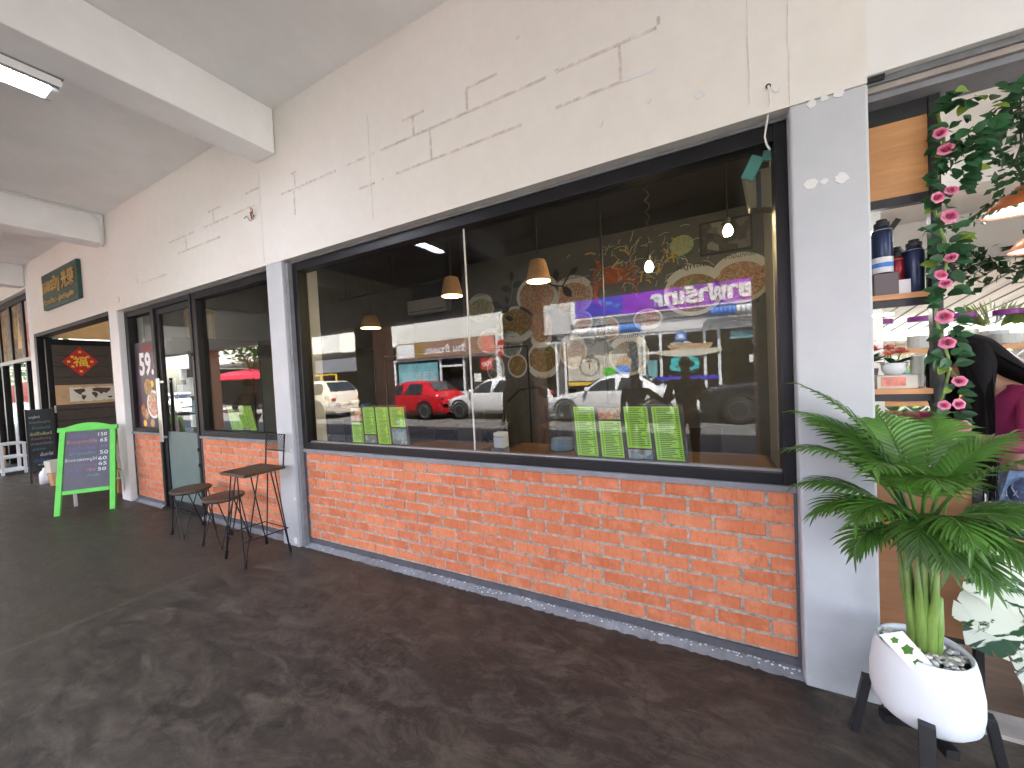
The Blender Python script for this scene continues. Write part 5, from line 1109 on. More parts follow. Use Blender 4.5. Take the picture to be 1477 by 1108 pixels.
# ------------------------------------------------------------------ inside the restaurant
t = thing('mural_wall', 'grey restaurant wall with a printed food mural', 'wall', (-2, 5, 0))
MB().box(-4.92, .75, 5.0, 5.15, 0, 3.95).build('wall_face', M['mural'], t)
MB().box(-7.30, -4.92, 6.0, 6.15, 0, 3.95).build('wall_face', M['int_dark'], t); MB().box(-4.93, -4.80, 5.1501, 6.0, 0, 3.95).build('wall_end', M['mural'], t)
MB().box(-7.40, -7.30, .28, 6.15, 0, 3.95).build('side_wall', M['mural'], t)
mu = t
def mdisc(parent, x, z, rx, rz, m, y, name, tilt=0): 
    b = MB(); disc(b, x, z, rx, rz, y, 26, .002, tilt); return b.build(name, M[m] if isinstance(m, str) else m, parent)
bowls = [(-4.45, 2.95, .34, .30, food_gr, 'top'), (-3.62, 2.53, .44, .37, food_br, 'bot'), (-3.10, 3.05, .46, .40, food_red, 'right'), (-2.36, 2.93, .42, .36, food_red, 'top'), (-4.22, 2.22, .36, .27, food_br, None), (-3.75, 2.10, .27, .27, food_cold, 'top'),
         (-3.05, 2.40, .26, .42, food_red, 'bot'), (-3.62, 1.66, .23, .25, food_br, None), (-3.03, 1.76, .36, .36, food_br, 'bot'), (-2.40, 1.86, .28, .32, food_red, 'top'), (-4.15, 1.62, .22, .27, food_cold, 'top'), (-2.18, 2.43, .2, .2, food_red, 'bot'), (-1.72, 2.24, .24, .24, food_br, None),
         (-1.35, 1.72, .36, .36, food_cold, 'top'), (-.26, 2.72, .46, .40, food_br, 'top'), (.42, 2.82, .42, .38, food_red, 'top'), (-1.0, 2.35, .25, .18, food_red, 'bot')]
for i, (x, z, rx, rz, m, lab) in enumerate(bowls):
    p = thing('bowl_print', '', '') if False else None
    o = mdisc(mu, x, z, rx, rz, 'white_paper' if i % 3 else 'cream_poster', 4.998, 'bowl_print'); mdisc(o, x, z, rx*.86, rz*.84, m, 4.9955, 'dish')
    if lab:
        s = 1 if lab == 'top' else -1; b = MB(); a0, a1 = (.18*math.pi, .82*math.pi); n = 14
        if lab == 'right': a0, a1 = -.25*math.pi, .35*math.pi; s = 1
        ring = [(x+math.cos(a0+(a1-a0)*k/n)*rx*1.06, z+s*math.sin(a0+(a1-a0)*k/n)*rz*1.1) for k in range(n+1)]+[(x+math.cos(a1-(a1-a0)*k/n)*rx*.82, z+s*math.sin(a1-(a1-a0)*k/n)*rz*.72) for k in range(n+1)]
        b.prism(ring, lambda a, c, d: (a, d, c), 4.990, 4.993); o2 = b.build('name_ribbon', M['white_paper'], o)
        if lab != 'right':
            b = MB(); text_into(b, ['ข้าวมันไก่ทอด', 'ผัดซอสมะขาม', 'ต้มยำกุ้ง', 'เล้งแซ่บ', 'หมูทอด'][i % 5], (x-rx*.5, 4.9895, z+s*rz*.90-(.0 if s > 0 else .09)), (1, 0, 0), (0, 0, 1), rx*1.0, .085, .01, 1); b.build('dish_name', M['ink'], o2)
# branches with leaves
def branch(pts, leaves):
    b = MB(); b.tube([(x, 4.994, z) for x, z in pts], .018, 5); o = b.build('branch_print', M['black'], mu)
    for (x, z, a, L) in leaves:
        b = MB(); b.prism([(x+L*(u*math.cos(a)-v*math.sin(a)), z+L*(u*math.sin(a)+v*math.cos(a))) for u, v in ((0, 0), (.3, .22), (.65, .24), (1, 0), (.65, -.24), (.3, -.22))], lambda p, c, d: (p, d, c), 4.991, 4.997); b.build('leaf_print', M['black'], o)
branch([(-4.05, 2.55), (-3.95, 2.8), (-3.75, 2.95), (-3.66, 3.2), (-3.64, 3.4)], [(-3.64, 3.4, 1.6, .24), (-3.66, 3.3, .3, .26), (-3.66, 3.25, 2.9, .28), (-3.9, 2.9, 2.6, .3), (-3.95, 2.8, .4, .25), (-4.0, 2.65, 3.0, .28), (-3.75, 2.95, 1.9, .2), (-3.85, 2.7, -.4, .22)])
branch([(-2.9, 3.3), (-2.75, 3.2), (-2.55, 3.15), (-2.4, 3.35)], [(-2.55, 3.15, -.9, .3), (-2.7, 3.25, 1.4, .26), (-2.6, 3.2, .4, .26), (-2.85, 3.3, 2.6, .24), (-2.4, 3.35, .6, .22)])
branch([(-2.1, 1.9), (-1.95, 2.0), (-1.9, 2.2)], [(-1.9, 2.2, 1.3, .24), (-1.95, 2.05, .2, .26), (-2.0, 1.98, 2.5, .24), (-1.75, 1.8, .9, .34)])
branch([(-3.9, .9), (-3.6, 1.15), (-3.2, 1.2), (-2.7, .95), (-2.2, 1.0)], [(-3.2, 1.2, -.6, .4), (-2.7, .95, .5, .4)])
# crab, lime, sprouts
crabm = mat('crab_print', (.50, .115, .02), .6, var=.4, vs=14)
cr = MB(); disc(cr, -1.55, 3.20, .20, .16, 4.996, 18, .003, .15); cr = cr.build('crab_print', crabm, mu)
b = MB()
for s in (-1, 1):
    for k in range(4):
        a = .5-.35*k; p = [(-1.55+s*.15, 3.2+.05-.05*k), (-1.55+s*(.34+.02*k), 3.2+.16-.12*k), (-1.55+s*(.42-.01*k), 3.2-.02-.14*k)]
        b.tube([(x, 4.993, z) for x, z in p], [.026, .02, .006], 5)
b.tube([(-1.68, 4.993, 3.12), (-1.88, 4.993, 3.02), (-1.93, 4.993, 2.86)], [.035, .05, .03], 6); b.tube([(-1.93, 4.993, 2.86), (-1.83, 4.993, 2.68), (-1.74, 4.993, 2.66)], [.06, .045, .01], 6); b.tube([(-1.95, 4.993, 2.84), (-1.95, 4.993, 2.70)], [.04, .008], 6)
b.tube([(-1.68, 4.993, 3.3), (-1.82, 4.993, 3.40), (-1.75, 4.993, 3.56)], [.03, .05, .012], 6); b.tube([(-1.82, 4.993, 3.42), (-1.9, 4.993, 3.55)], [.04, .008], 6)
b.build('crab_leg', crabm, cr)
q = random.Random(9); b = MB(); b2 = MB(); b3 = MB()
for k in range(150):
    x, z = q.gauss(-1.05, .55), q.gauss(3.28, .26)
    if z > 3.85 or z < 2.75 or x > .1: continue
    a = q.uniform(0, 6.28); L = q.uniform(.08, .2); bb = b2 if k % 9 == 0 else b
    bb.tube([(x, 4.995, z), (x+math.cos(a)*L*.5+.015, 4.995, z+math.sin(a)*L*.5+.02), (x+math.cos(a)*L, 4.995, z+math.sin(a)*L)], .016 if k % 9 == 0 else .006, 4)
b.build('sprout_print', M['cream_poster'], mu); b2.build('carrot_print', M['yellow'], mu)
o = mdisc(mu, -.42, 3.50, .20, .20, 'leaf', 4.997, 'lime_print'); mdisc(o, -.41, 3.52, .185, .165, mat('lime_flesh', (.45, .52, .30), .5, var=.2, vs=14), 4.994, 'lime_slice')
t = thing('wall_photo', 'black and white framed photograph on the mural wall', 'picture', (.22, 4.95, 3.5))
MB().box(-.14, .60, 4.96, 4.998, 3.27, 3.80).build('frame', M['black'], t); bw = m_food('old_photo_print', [(.05, .05, .045), (.30, .29, .26), (.55, .53, .48), (.12, .11, .10)], 7); MB().box(-.11, .57, 4.956, 4.9595, 3.30, 3.77).build('print', bw, t)
# lamps
def cone_lamp(label, x, y, z, r):
    t = thing('pendant_lamp', label, 'lamp', (x, y, z), 'woven pendant lamps in the restaurant')
    MB().lathe([(r, 0), (r*.92, .06), (r*.72, .17), (r*.58, .21), (.03, .225)], (x, y, z), 28).build('shade', M['shade'], t, True)
    MB().lathe([(0, -.004), (r*.94, -.003)], (x, y, z), 24).build('diffuser', M['lamp'], t); MB().tube([(x, y, z+.22), (x, y, 3.95)], .005, 6).build('cord', M['black'], t)
cone_lamp('woven pendant lamp right of the silicone joint in the large window', -1.55, 1.5, 2.43, .125); cone_lamp('woven pendant lamp just left of the silicone joint', -2.64, 1.5, 2.43, .125); cone_lamp('woven pendant lamp deep at the left of the large window', -5.16, 2.57, 2.40, .17)
def bare_bulb(label, x, y, z, curl):
    t = thing('bare_bulb', label, 'lamp', (x, y, z), 'bare bulbs before the mural')
    MB().lathe([(0, -.055), (.03, -.045), (.042, -.01), (.03, .03), (.016, .05)], (x, y, z), 16).build('bulb', M['bulb'], t, True); MB().lathe([(.02, .05), (.022, .11), (.008, .12)], (x, y, z), 12).build('socket', M['black'], t)
    p = [(x, y, z+.12)]; zz = z+.12; n = 0
    while zz < 3.94: zz += .02; n += 1; p.append((x+(.022*math.sin(n*1.1) if curl and zz > z+.3 and zz < 3.5 else 0), y+(.022*math.cos(n*1.1) if curl and zz > z+.3 and zz < 3.5 else 0), zz))
    MB().tube(p, .005, 5).build('cord', M['black'], t)
bare_bulb('bare glowing bulb on a curly cord before the crab print', -.545, 2.0, 2.515, True); bare_bulb('bare glowing bulb hanging before the framed photograph', .157, 2.0, 2.725, False)
t = thing('air_conditioner', 'white wall air conditioner deep at the left of the large window', 'air conditioner', (-6.6, 5.8, 3.3)); MB().box(-7.25, -5.95, 5.75, 5.999, 3.22, 3.58).build('body', M['white_wall'], t, bevel=.03); MB().box(-7.2, -6.0, 5.74, 5.749, 3.25, 3.29).build('louvre', M['grey_cement'], t)
t = thing('ceiling_rail', 'dark pipe rail hanging under the restaurant ceiling', 'rail', (-5, 3.5, 3.4)); MB().tube([(-7.2, 3.6, 3.30), (-4.0, 3.6, 3.30)], .02).build('rail', M['black'], t); [MB().tube([(x, 3.6, 3.3), (x, 3.6, 3.95)], .01).build('hanger', M['black'], t) for x in (-7, -5.6, -4.2)]
t = thing('pipe_partition', 'thin black pipe frame standing between the restaurant tables', 'partition', (-3.4, 2, 0))
b = MB()
for p in ([(-4.28, 2, 0), (-4.28, 2, 1.84), (-1.95, 2, 1.82), (-1.95, 2, 0)], [(-4.89, 2.0, 1.98), (-4.5, 2, 1.98), (-4.5, 2, 0)], [(-2.8, 2, 0), (-2.8, 2, 1.83)], [(-1.02, 2, .74), (-1.02, 2, 3.9)]): b.tube(p, .014, 6)
b.build('pipe_frame', M['iron'], t)
t = thing('pipe_partition', 'thin black pipe frame behind the smaller window', 'partition', (-6.5, 2, 0))
b = MB()
for p in ([(-7.2, 1.4, 1.9), (-6.6, 1.4, 1.9), (-6.6, 1.4, 0)], [(-6.4, 1.4, 0), (-6.4, 1.4, 1.92), (-5.2, 1.4, 1.92), (-5.2, 1.4, 0)]): b.tube(p, .013, 6)
b.build('pipe_frame', M['iron'], t)
def table(label, x0, x1, y0, y1):
    t = thing('dining_table', label, 'table', ((x0+x1)/2, (y0+y1)/2, 0), 'wooden dining tables')
    MB().box(x0, x1, y0, y1, .72, .75).build('tabletop', M['tabletop'], t, bevel=.004)
    for x in (x0+.05, x1-.09):
        for y in (y0+.05, y1-.09): MB().box(x, x+.04, y, y+.04, 0, .7195).build('leg', M['black'], t)
table('wooden dining table behind the left menu in the large window', -3.1, -2.1, .75, 1.45); table('wooden dining table in the middle behind the silicone joint', -1.85, -.9, .85, 1.55); table('wooden dining table behind the right menu', -.55, .35, .8, 1.5); table('wooden dining table farther back at the left', -3.9, -2.8, 2.4, 3.1); table('wooden dining table farther back below the mural', -2.2, -1.2, 2.7, 3.4); table('wooden dining table behind the smaller window', -6.0, -4.9, .8, 1.5)
def chair_(label, x, y, rz):
    t = thing('dining_chair', label, 'chair', (x, y, 0), 'black dining chairs'); T = T3(x, y, 0, rz)
    MB().box(-.20, .20, -.20, .20, .43, .46, T).build('seat', M['black'], t); MB().box(-.19, .19, .185, .215, .62, .88, T).build('backrest', M['darkwood'], t)
    for sx in (-.18, .18):
        for sy in (-.18, .2): MB().tube([T @ Vector((sx, sy, 0)), T @ Vector((sx, sy, .43 if sy < 0 else .88))], .012, 6).build('leg', M['iron'], t)
for k, (x, y, r, l) in enumerate(((-2.8, 1.75, 0, 'black chair behind the left dining table'), (-2.3, .5, 3.14, 'black chair between the left table and the glass'), (-1.4, 1.9, 0, 'black chair behind the middle table'), (-.1, 1.85, .2, 'black chair behind the right table'), (-3.4, 3.4, 0, 'black chair at the far left table'), (-1.8, 3.75, 0, 'black chair against the mural wall'), (-5.5, 1.85, 0, 'black chair behind the smaller window table'))): chair_(l, x, y, r)
t = thing('tissue_box', 'white and grey tissue dispenser standing on the sill beside the silicone joint', 'tissue box', (-1.74, .4, .96))
MB().box(-1.80, -1.69, .86, .96, .7505, .83).build('base', M['grey_cement'], t); MB().box(-1.80, -1.69, .86, .96, .831, .97).build('cover', M['white'], t, bevel=.01); MB().box(-1.8, -1.69, .858, .8595, .93, .935).build('slot', M['black'], t)
t = thing('sauce_bottle', 'small clear bottle beside the right menu', 'bottle', (-.86, .86, .75)); MB().lathe([(.03, 0), (.032, .10), (.014, .16), (.014, .2), (0, .2)], (-.45, .95, .7505), 14).build('body', M['clear'], t, True)
t = thing('water_tank', 'clear water dispenser bottle on the middle table', 'water dispenser', (-1.3, 1.3, .75)); MB().lathe([(.12, 0), (.14, .05), (.12, .12), (.10, .16), (.15, .20), (.155, .42), (.13, .44), (0, .44)], (-1.3, 1.3, .7505), 24).build('body', M['clear'], t, True); MB().lathe([(.11, .01), (.10, .11), (0, .11)], (-1.3, 1.3, .7505), 16).build('water', mat('water', (.30, .42, .52), .2), t)
t = thing('smoky_lantern', 'beige plastic box lamp with a teal cloth inside the upper right window corner', 'lamp', (.22, .22, 2.4))
b = MB(); b.prism([(.185, 2.27), (.29, 2.25), (.30, 2.45), (.16, 2.45)], lambda a, c, d: (a, d, c), .17, .26); b.build('housing', M['smoky'], t, bevel=.006); MB().box(.215, .235, .168, .1695, 2.25, 2.44).build('rib', M['black'], t)
b = MB(); b.prism([(.15, 2.42), (.20, 2.39), (.25, 2.49), (.20, 2.52)], lambda a, c, d: (a, d, c), .145, .165); b.build('cloth', M['teal'], t, bevel=.004); b = MB(); b.prism([(.24, 2.48), (.29, 2.47), (.29, 2.54), (.25, 2.54)], lambda a, c, d: (a, d, c), .15, .17); b.build('cloth', M['teal'], t)
t = thing('corner_pipe', 'pale pipe down the right wall inside the large window', 'pipe', (.6, 2.6, 0)); MB().tube([(.66, 3.2, 0), (.66, 3.2, 3.93)], .025, 8).build('pipe', M['cream'], t, True)
t = thing('altar_shelf', 'dark wall shelf with a framed image and yellow flowers, seen through the smaller window', 'shelf', (-7.1, 1, 2.4))
MB().box(-7.299, -6.95, .5, 1.75, 2.22, 2.28).build('board', M['black'], t); MB().box(-7.299, -6.9, .45, 2.9, 2.02, 2.215).build('hood', M['int_dark'], t)
t2 = thing('altar_image', 'golden framed image with a yellow flower garland on the dark wall shelf', 'picture', (-7.2, 1, 2.3)); MB().box(-7.22, -7.16, .78, 1.16, 2.285, 2.72).build('frame', M['gold'], t2); MB().box(-7.159, -7.155, .82, 1.12, 2.32, 2.68).build('image', M['cream_poster'], t2)
b = MB(); 
for k in range(12): b.lathe([(0, -.03), (.035, 0), (0, .03)], (-7.13, .80+.34*k/11, 2.74+.03*math.sin(k*.3)), 6)
b.build('flower_garland', M['yellow'], t2)
t = thing('service_counter', 'dark service counter behind the smaller window', 'counter', (-6.4, 2.6, 0)); MB().box(-7.29, -5.0, 2.4, 2.9, 0, 1.0).build('front', M['int_dark'], t); MB().box(-7.29, -4.95, 2.35, 2.95, 1.001, 1.04).build('top', M['tabletop'], t)
qb = random.Random(2)
for k in range(7):
    x = -7.1+k*.28; tb = thing('bowl_stack', ['first', 'second', 'third', 'fourth', 'fifth', 'sixth', 'seventh'][k]+(' blue' if k % 3 == 0 else ' white')+' bowl stack on the dark service counter', 'bowls', (x, 2.6, 1.04), 'bowl stacks on the service counter'); MB().lathe([(.05, 0), (.09, .06+.03*(k % 3)), (.08, .06+.03*(k % 3)), (0, .03)], (x, 2.6, 1.0405), 14).build('bowls', M['stripeblue' if k % 3 == 0 else 'white'], tb, True)

# ------------------------------------------------------------------ the street opposite, seen mirrored in the glass
Yf = -13.0
OB = thing('shop_row', 'row of low shops across the road with a white fascia over their fronts', 'building', (-8, Yf, 0))
MB().box(-40, 20, Yf-9, Yf-1.2, 3.3, 5.4).build('roof_block', M['fascia'], OB)
MB().box(-40, 20, Yf-1.19, Yf-.16, 3.25, 3.3).build('soffit', M['soffit'], OB)
MB().box(-40, 20, Yf-6, Yf-5.8, 0, 3.25).build('back_wall', M['shopdark'], OB)
for x in (-40, -16.2, -8.75, -5.95, 1.9, 8): MB().box(x, x+.25, Yf-5.8, Yf-.2, 0, 3.24).build('party_wall', M['shopdark'], OB)
MB().box(-40, 20, Yf-5.8, Yf-.2, 0.001, .02).build('shop_floor', M['shopdark'], OB)
def fascia(x0, x1, z0, z1, m, name='fascia_panel', d=0): 
    x = x0
    return MB().box(x0, x1, Yf-.15-d, Yf-d, z0, z1).build(name, M[m], OB)
x = -40
while x < -22: fascia(x, x+2.9, 3.3, 4.9, 'fascia'); x += 2.92
x = -15.9
while x < -8.9: fascia(x, x+1.80, 3.42, 4.9, 'fascia'); x += 1.815
for k in range(26): MB().box(-6.43+k*.046, -6.43+k*.046+.032, Yf-.12, Yf-.02, 3.08, 4.9).build('rib', M['white_wall'], OB)
fascia(-22, -15.95, 2.1, 2.9, 'grey_cement'); fascia(-8.6, -6.45, 3.1, 4.9, 'fascia')
MB().box(-5.9, 8, Yf-.19, Yf-.16, 2.82, 3.62).build('upper_panel', M['white_wall'], OB)
# blue pharmacy sign
sg = thing('shop_sign', 'long blue and violet shop sign with white Thai lettering across the road', 'sign', (-1.5, Yf, 4))
MB().box(-5.2, -5.0, Yf-.1, Yf+.05, 3.4, 4.9).build('side_strip', M['white'], sg)
MB().box(-4.97, -3.05, Yf-.1, Yf+.06, 3.64, 4.7).build('face', M['blue'], sg); MB().box(-3.049, 3.6, Yf-.1, Yf+.06, 3.60, 4.7).build('face', M['violet_sign'], sg)
MB().box(-4.97, 3.6, Yf-.1, Yf+.065, 3.56, 3.60).build('light_rail', M['white'], sg)
b = MB(); text_into(b, 'ยาฟาร์เทค', (1.30, Yf+.0605, 3.72), (-1, 0, 0), (0, 0, 1), 3.35, .64, .055, thick=.03); b.build('lettering', M['white'], sg)
b = MB(); 
for (x, z, s) in ((-3.6, 4.1, .16), (-3.3, 3.95, .12), (-3.9, 4.2, .1)): b.prism([(x+math.cos(k*.785)*s, z+math.sin(k*.785)*s*.6) for k in range(8)], lambda a, c, d: (a, Yf+d, c), .0605, .066)
b.build('pill_print', M['stripeblue'], sg)
def awning(label, x0, x1, z0, z1, cols):
    t = thing('rolled_awning', label, 'awning', ((x0+x1)/2, Yf, z0), 'rolled striped awnings across the road'); n = int((x1-x0)/.13)
    for k in range(n):
        x = x0+(x1-x0)*k/n; MB().lathe([(.16, 0), (.165, (x1-x0)/n*.9)], (x, Yf+.13, (z0+z1)/2), 12, 1, 1, Matrix.Rotation(math.pi/2, 4, 'Y')).build('stripe', M[cols[int(k*len(cols)/n)]], t, True)
awning('rolled blue and white awning at the right under the blue sign', -.05, 2.2, 3.12, 3.5, ['stripeblue', 'white', 'stripeblue']); awning('rolled white and blue awning at the left under the blue sign', -5.1, -2.4, 2.84, 3.2, ['white', 'white', 'stripeblue'])
# shop fronts
def front(x0, x1, bars, z1, base=.25, tr=None):
    b = MB()
    for x in bars: MB().box(x-.05, x+.05, Yf-.3, Yf-.2, 0, z1).build('mullion', M['white'], OB)
    MB().box(x0, x1, Yf-.305, Yf-.195, z1, z1+.1).build('head_rail', M['white'], OB); MB().box(x0, x1, Yf-.295, Yf-.205, 0.021, base).build('stall_riser', M['white_wall'], OB)
    if tr: MB().box(tr[0], tr[1], Yf-.304, Yf-.196, tr[2], tr[2]+.1).build('transom', M['white'], OB)
    MB().box(x0, x1, Yf-.252, Yf-.247, base+.001, z1-.001).build('pane', M['door_pane'], OB)
front(-5.7, 1.9, (-5.62, -2.37, -1.76, -.26, .2), 2.72, .2, (-2.42, .2, 1.98)); front(-15.9, -8.9, (-15.5, -12.35, -10.9, -8.95), 2.42, .75, (-12.3, -10.95, 2.0)); front(1.9, 8, (4, 6), 2.8); front(-8.5, -5.75, (-8.4, -6.0), 2.7)
def poster(label, x0, x1, z0, z1, m, y=Yf-.19, lines=()):
    t = thing('shop_poster', label, 'poster', ((x0+x1)/2, y, z0)); MB().box(x0, x1, y-.01, y, z0, z1).build('sheet', M[m] if isinstance(m, str) else m, t)
    for (s, x, z, w_, h_, c) in lines: 
        b = MB(); text_into(b, s, (x, y+.0005, z), (-1, 0, 0), (0, 0, 1), w_, h_, .02); b.build('lettering', M[c], t)
    return t
tp = poster('large cream poster of a long haired woman in the shop window across the road', -5.5, -2.45, 1.05, 2.7, 'cream_poster', lines=[('Extra', -4.35, 1.95, .55, .18, 'ink'), ('T', -4.45, 1.55, .22, .34, 'redb')])
b = MB()
for k in range(24):
    a = 2*math.pi*k/24; b.prism([(-4.56+math.cos(a+e)*r, 1.66+math.sin(a+e)*r) for e, r in ((-.06, .36), (.06, .36), (.06, .44), (-.06, .44))], lambda a_, c_, d: (a_, Yf-.19+d, c_), .0005, .004)
b.build('ring_mark', M['navy'], tp)
P3 = lambda a, c, d: (a, Yf-.19+d, c)
b = MB(); b.prism([(-3.0, 2.55), (-2.75, 2.6), (-2.62, 2.4), (-2.58, 1.9), (-2.6, 1.3), (-2.95, 1.3), (-3.1, 1.8), (-2.95, 2.2)], P3, .0005, .003); b.build('hair_print', M['navy'], tp)
b = MB(); b.prism([(-3.1+.2*math.cos(k*.524), 2.32+.24*math.sin(k*.524)) for k in range(12)], P3, .0032, .005); b.prism([(-3.5, 1.25), (-2.9, 1.25), (-2.85, 1.8), (-3.1, 2.05), (-3.4, 1.9)], P3, .0031, .0045); b.build('face_print', M['khaki'], tp)
poster('green price list in the shop window across the road', -3.95, -3.5, .78, 1.55, 'lime', Yf-.17); poster('light blue flyer beside the green price list across the road', -3.45, -2.95, .8, 1.6, 'stripeblue', Yf-.17, [('SALE', -3.0, .95, .4, .22, 'salmon')])
poster('yellow strip under the cream poster across the road', -5.5, -4.2, .86, 1.0, 'yellow', Yf-.18)
lg = thing('logo_sign', 'small square blue logo sign with white lettering under it across the road', 'sign', (-1.0, Yf, 2.5)); MB().box(-1.22, -.86, Yf-.2, Yf-.18, 2.42, 2.74).build('plate', M['stripeblue'], lg, bevel=.004); MB().box(-1.14, -.94, Yf-.1798, Yf-.177, 2.5, 2.66).build('mark', M['white'], lg); b = MB(); text_into(b, 'ศรีปทุม', (-.72, Yf-.178, 2.25), (-1, 0, 0), (0, 0, 1), .68, .15, .02); b.build('lettering', M['white'], lg)
ob = thing('wooden_sign', 'curved ochre and cream sign board hanging in the shop window across the road', 'sign', (-1, Yf, 2)); b = MB(); b.prism([(-1.9+2.2*k/12, 1.95-.14*math.sin(math.pi*k/12)) for k in range(13)]+[(.3-2.2*k/12, 2.06+.04*math.sin(math.pi*k/12)) for k in range(13)], P3, .02, .05); b.build('board', M['cream_poster'], ob); b = MB(); b.prism([(-1.55, 2.28), (.05, 2.28), (-.1, 2.08), (-1.4, 2.08)], P3, .02, .045); b.build('upper_board', M['khaki'], ob)
b3 = poster('cyan figure letters hanging in the shop window across the road', -2.3, .15, .95, 1.1, 'blue', Yf-.17); b = MB(); text_into(b, 'CB', (-.42, Yf-.17, 1.28), (-1, 0, 0), (0, 0, 1), 1.05, .55, .06, thick=.03); b.build('letters', M['cyan'], b3)
poster('small stack of flyers on the left mullion across the road', -2.25, -1.9, 1.1, 1.75, 'teal_poster', Yf-.16); poster('pale green notice on the right window across the road', .55, 1.35, 2.35, 2.62, 'teal_poster', Yf-.17); poster('white notice plate on the right window across the road', 1.1, 1.7, 1.5, 1.75, 'white_paper', Yf-.17)
s2 = thing('shop_sign', 'brown shop sign with white rounded lettering across the road', 'sign', (-12, Yf, 2.8)); MB().box(-15.2, -9.0, Yf-.18, Yf-.05, 2.54, 3.36).build('face', M['brown_sign'], s2); b = MB(); text_into(b, 'ร้าน ข้าวหอมดี', (-10.6, Yf-.0495, 2.72), (-1, 0, 0), (0, 0, 1), 3.0, .42, .03); b.build('lettering', M['white'], s2); MB().box(-15.1, -13.9, Yf-.0495, Yf-.045, 2.6, 3.3).build('photo_panel', M['white_paper'], s2); MB().box(-13.75, -13.2, Yf-.0495, Yf-.045, 2.6, 3.3).build('food_panel', food_br, s2); MB().box(-9.7, -9.02, Yf-.0495, Yf-.045, 2.56, 3.34).build('food_panel', M['salmon'], s2)
tq = poster('teal price list poster covering the left window across the road', -15.2, -12.5, .8, 2.3, 'teal_poster', Yf-.19)
b = MB()
for r in range(8):
    for c in range(5): b.box(-15.0+c*.5, -15.0+c*.5+.36, Yf-.1895, Yf-.187, .92+r*.12, .95+r*.12)
b.build('price_line', M['white_paper'], tq)
poster('red round lettered notice in the window across the road', -9.9, -9.2, 1.75, 2.35, 'red', Yf-.19, [('เปิด', -9.3, 1.92, .5, .26, 'white_paper')]); poster('white paper in the window across the road', -10.3, -9.9, 1.2, 1.6, 'white_paper', Yf-.19)
rs = thing('pole_sign', 'red hanging sign on the column between the shops across the road', 'sign', (-8.4, Yf, 2.6)); MB().box(-8.75, -8.3, Yf+.01, Yf+.07, 2.35, 3.05).build('plate', M['red'], rs); b = MB(); text_into(b, 'ยา', (-8.34, Yf+.0705, 2.5), (-1, 0, 0), (0, 0, 1), .36, .34, .02); b.build('lettering', M['white_paper'], rs)
MB().box(-8.9, -8.76, Yf-.3, Yf+.0, 0, 3.3).build('white_post', M['white'], OB)
yl = thing('yellow_stall', 'yellow painted stall frame at the far left across the road', 'stall', (-21, Yf, 0)); 
for x in (-23, -21.6, -20.2): MB().box(x, x+.08, Yf-.1, Yf-.02, 0, 2.0).build('post', M['yellow'], yl)
for z in (.5, 1.0, 1.5, 1.95): MB().box(-23, -20.1, Yf-.09, Yf-.03, z, z+.07).build('rail', M['yellow'], yl)
parasol('red and white market umbrella across the road at the far left', -27, -11.8, 2.2, 2.6)

# ------------------------------------------------------------------ cars along the kerb
def lerp_prof(prof, u):
    for (a, za), (c, zc) in zip(prof, prof[1:]):
        if u <= c: return za+(zc-za)*(u-a)/(c-a)
    return prof[-1][1]
KIND = dict(
 hatch=dict(top=[(0, .62), (.03, .74), (.10, .84), (.27, .98), (.44, 1.42), (.55, 1.50), (.80, 1.46), (.93, 1.05), (.985, .90), (1, .60)], belt=.95, wind=(.27, .44), roof=(.44, .80), back=(.80, .93), wb=(.17, .81), wins=[(.33, .46, .53), (.55, .74, .78)]),
 sedan=dict(top=[(0, .60), (.03, .70), (.12, .82), (.30, .94), (.44, 1.36), (.54, 1.44), (.70, 1.38), (.83, 1.02), (.97, .98), (1, .62)], belt=.93, wind=(.30, .44), roof=(.44, .70), back=(.70, .83), wb=(.18, .80), wins=[(.36, .47, .545), (.56, .68, .73)]),
 suv=dict(top=[(0, .70), (.025, .88), (.10, .99), (.27, 1.08), (.40, 1.62), (.50, 1.70), (.85, 1.66), (.96, 1.15), (1, .70)], belt=1.06, wind=(.27, .40), roof=(.40, .85), back=(.85, .96), wb=(.19, .80), wins=[(.33, .43, .52), (.535, .70, .72), (.73, .83, .88)]))
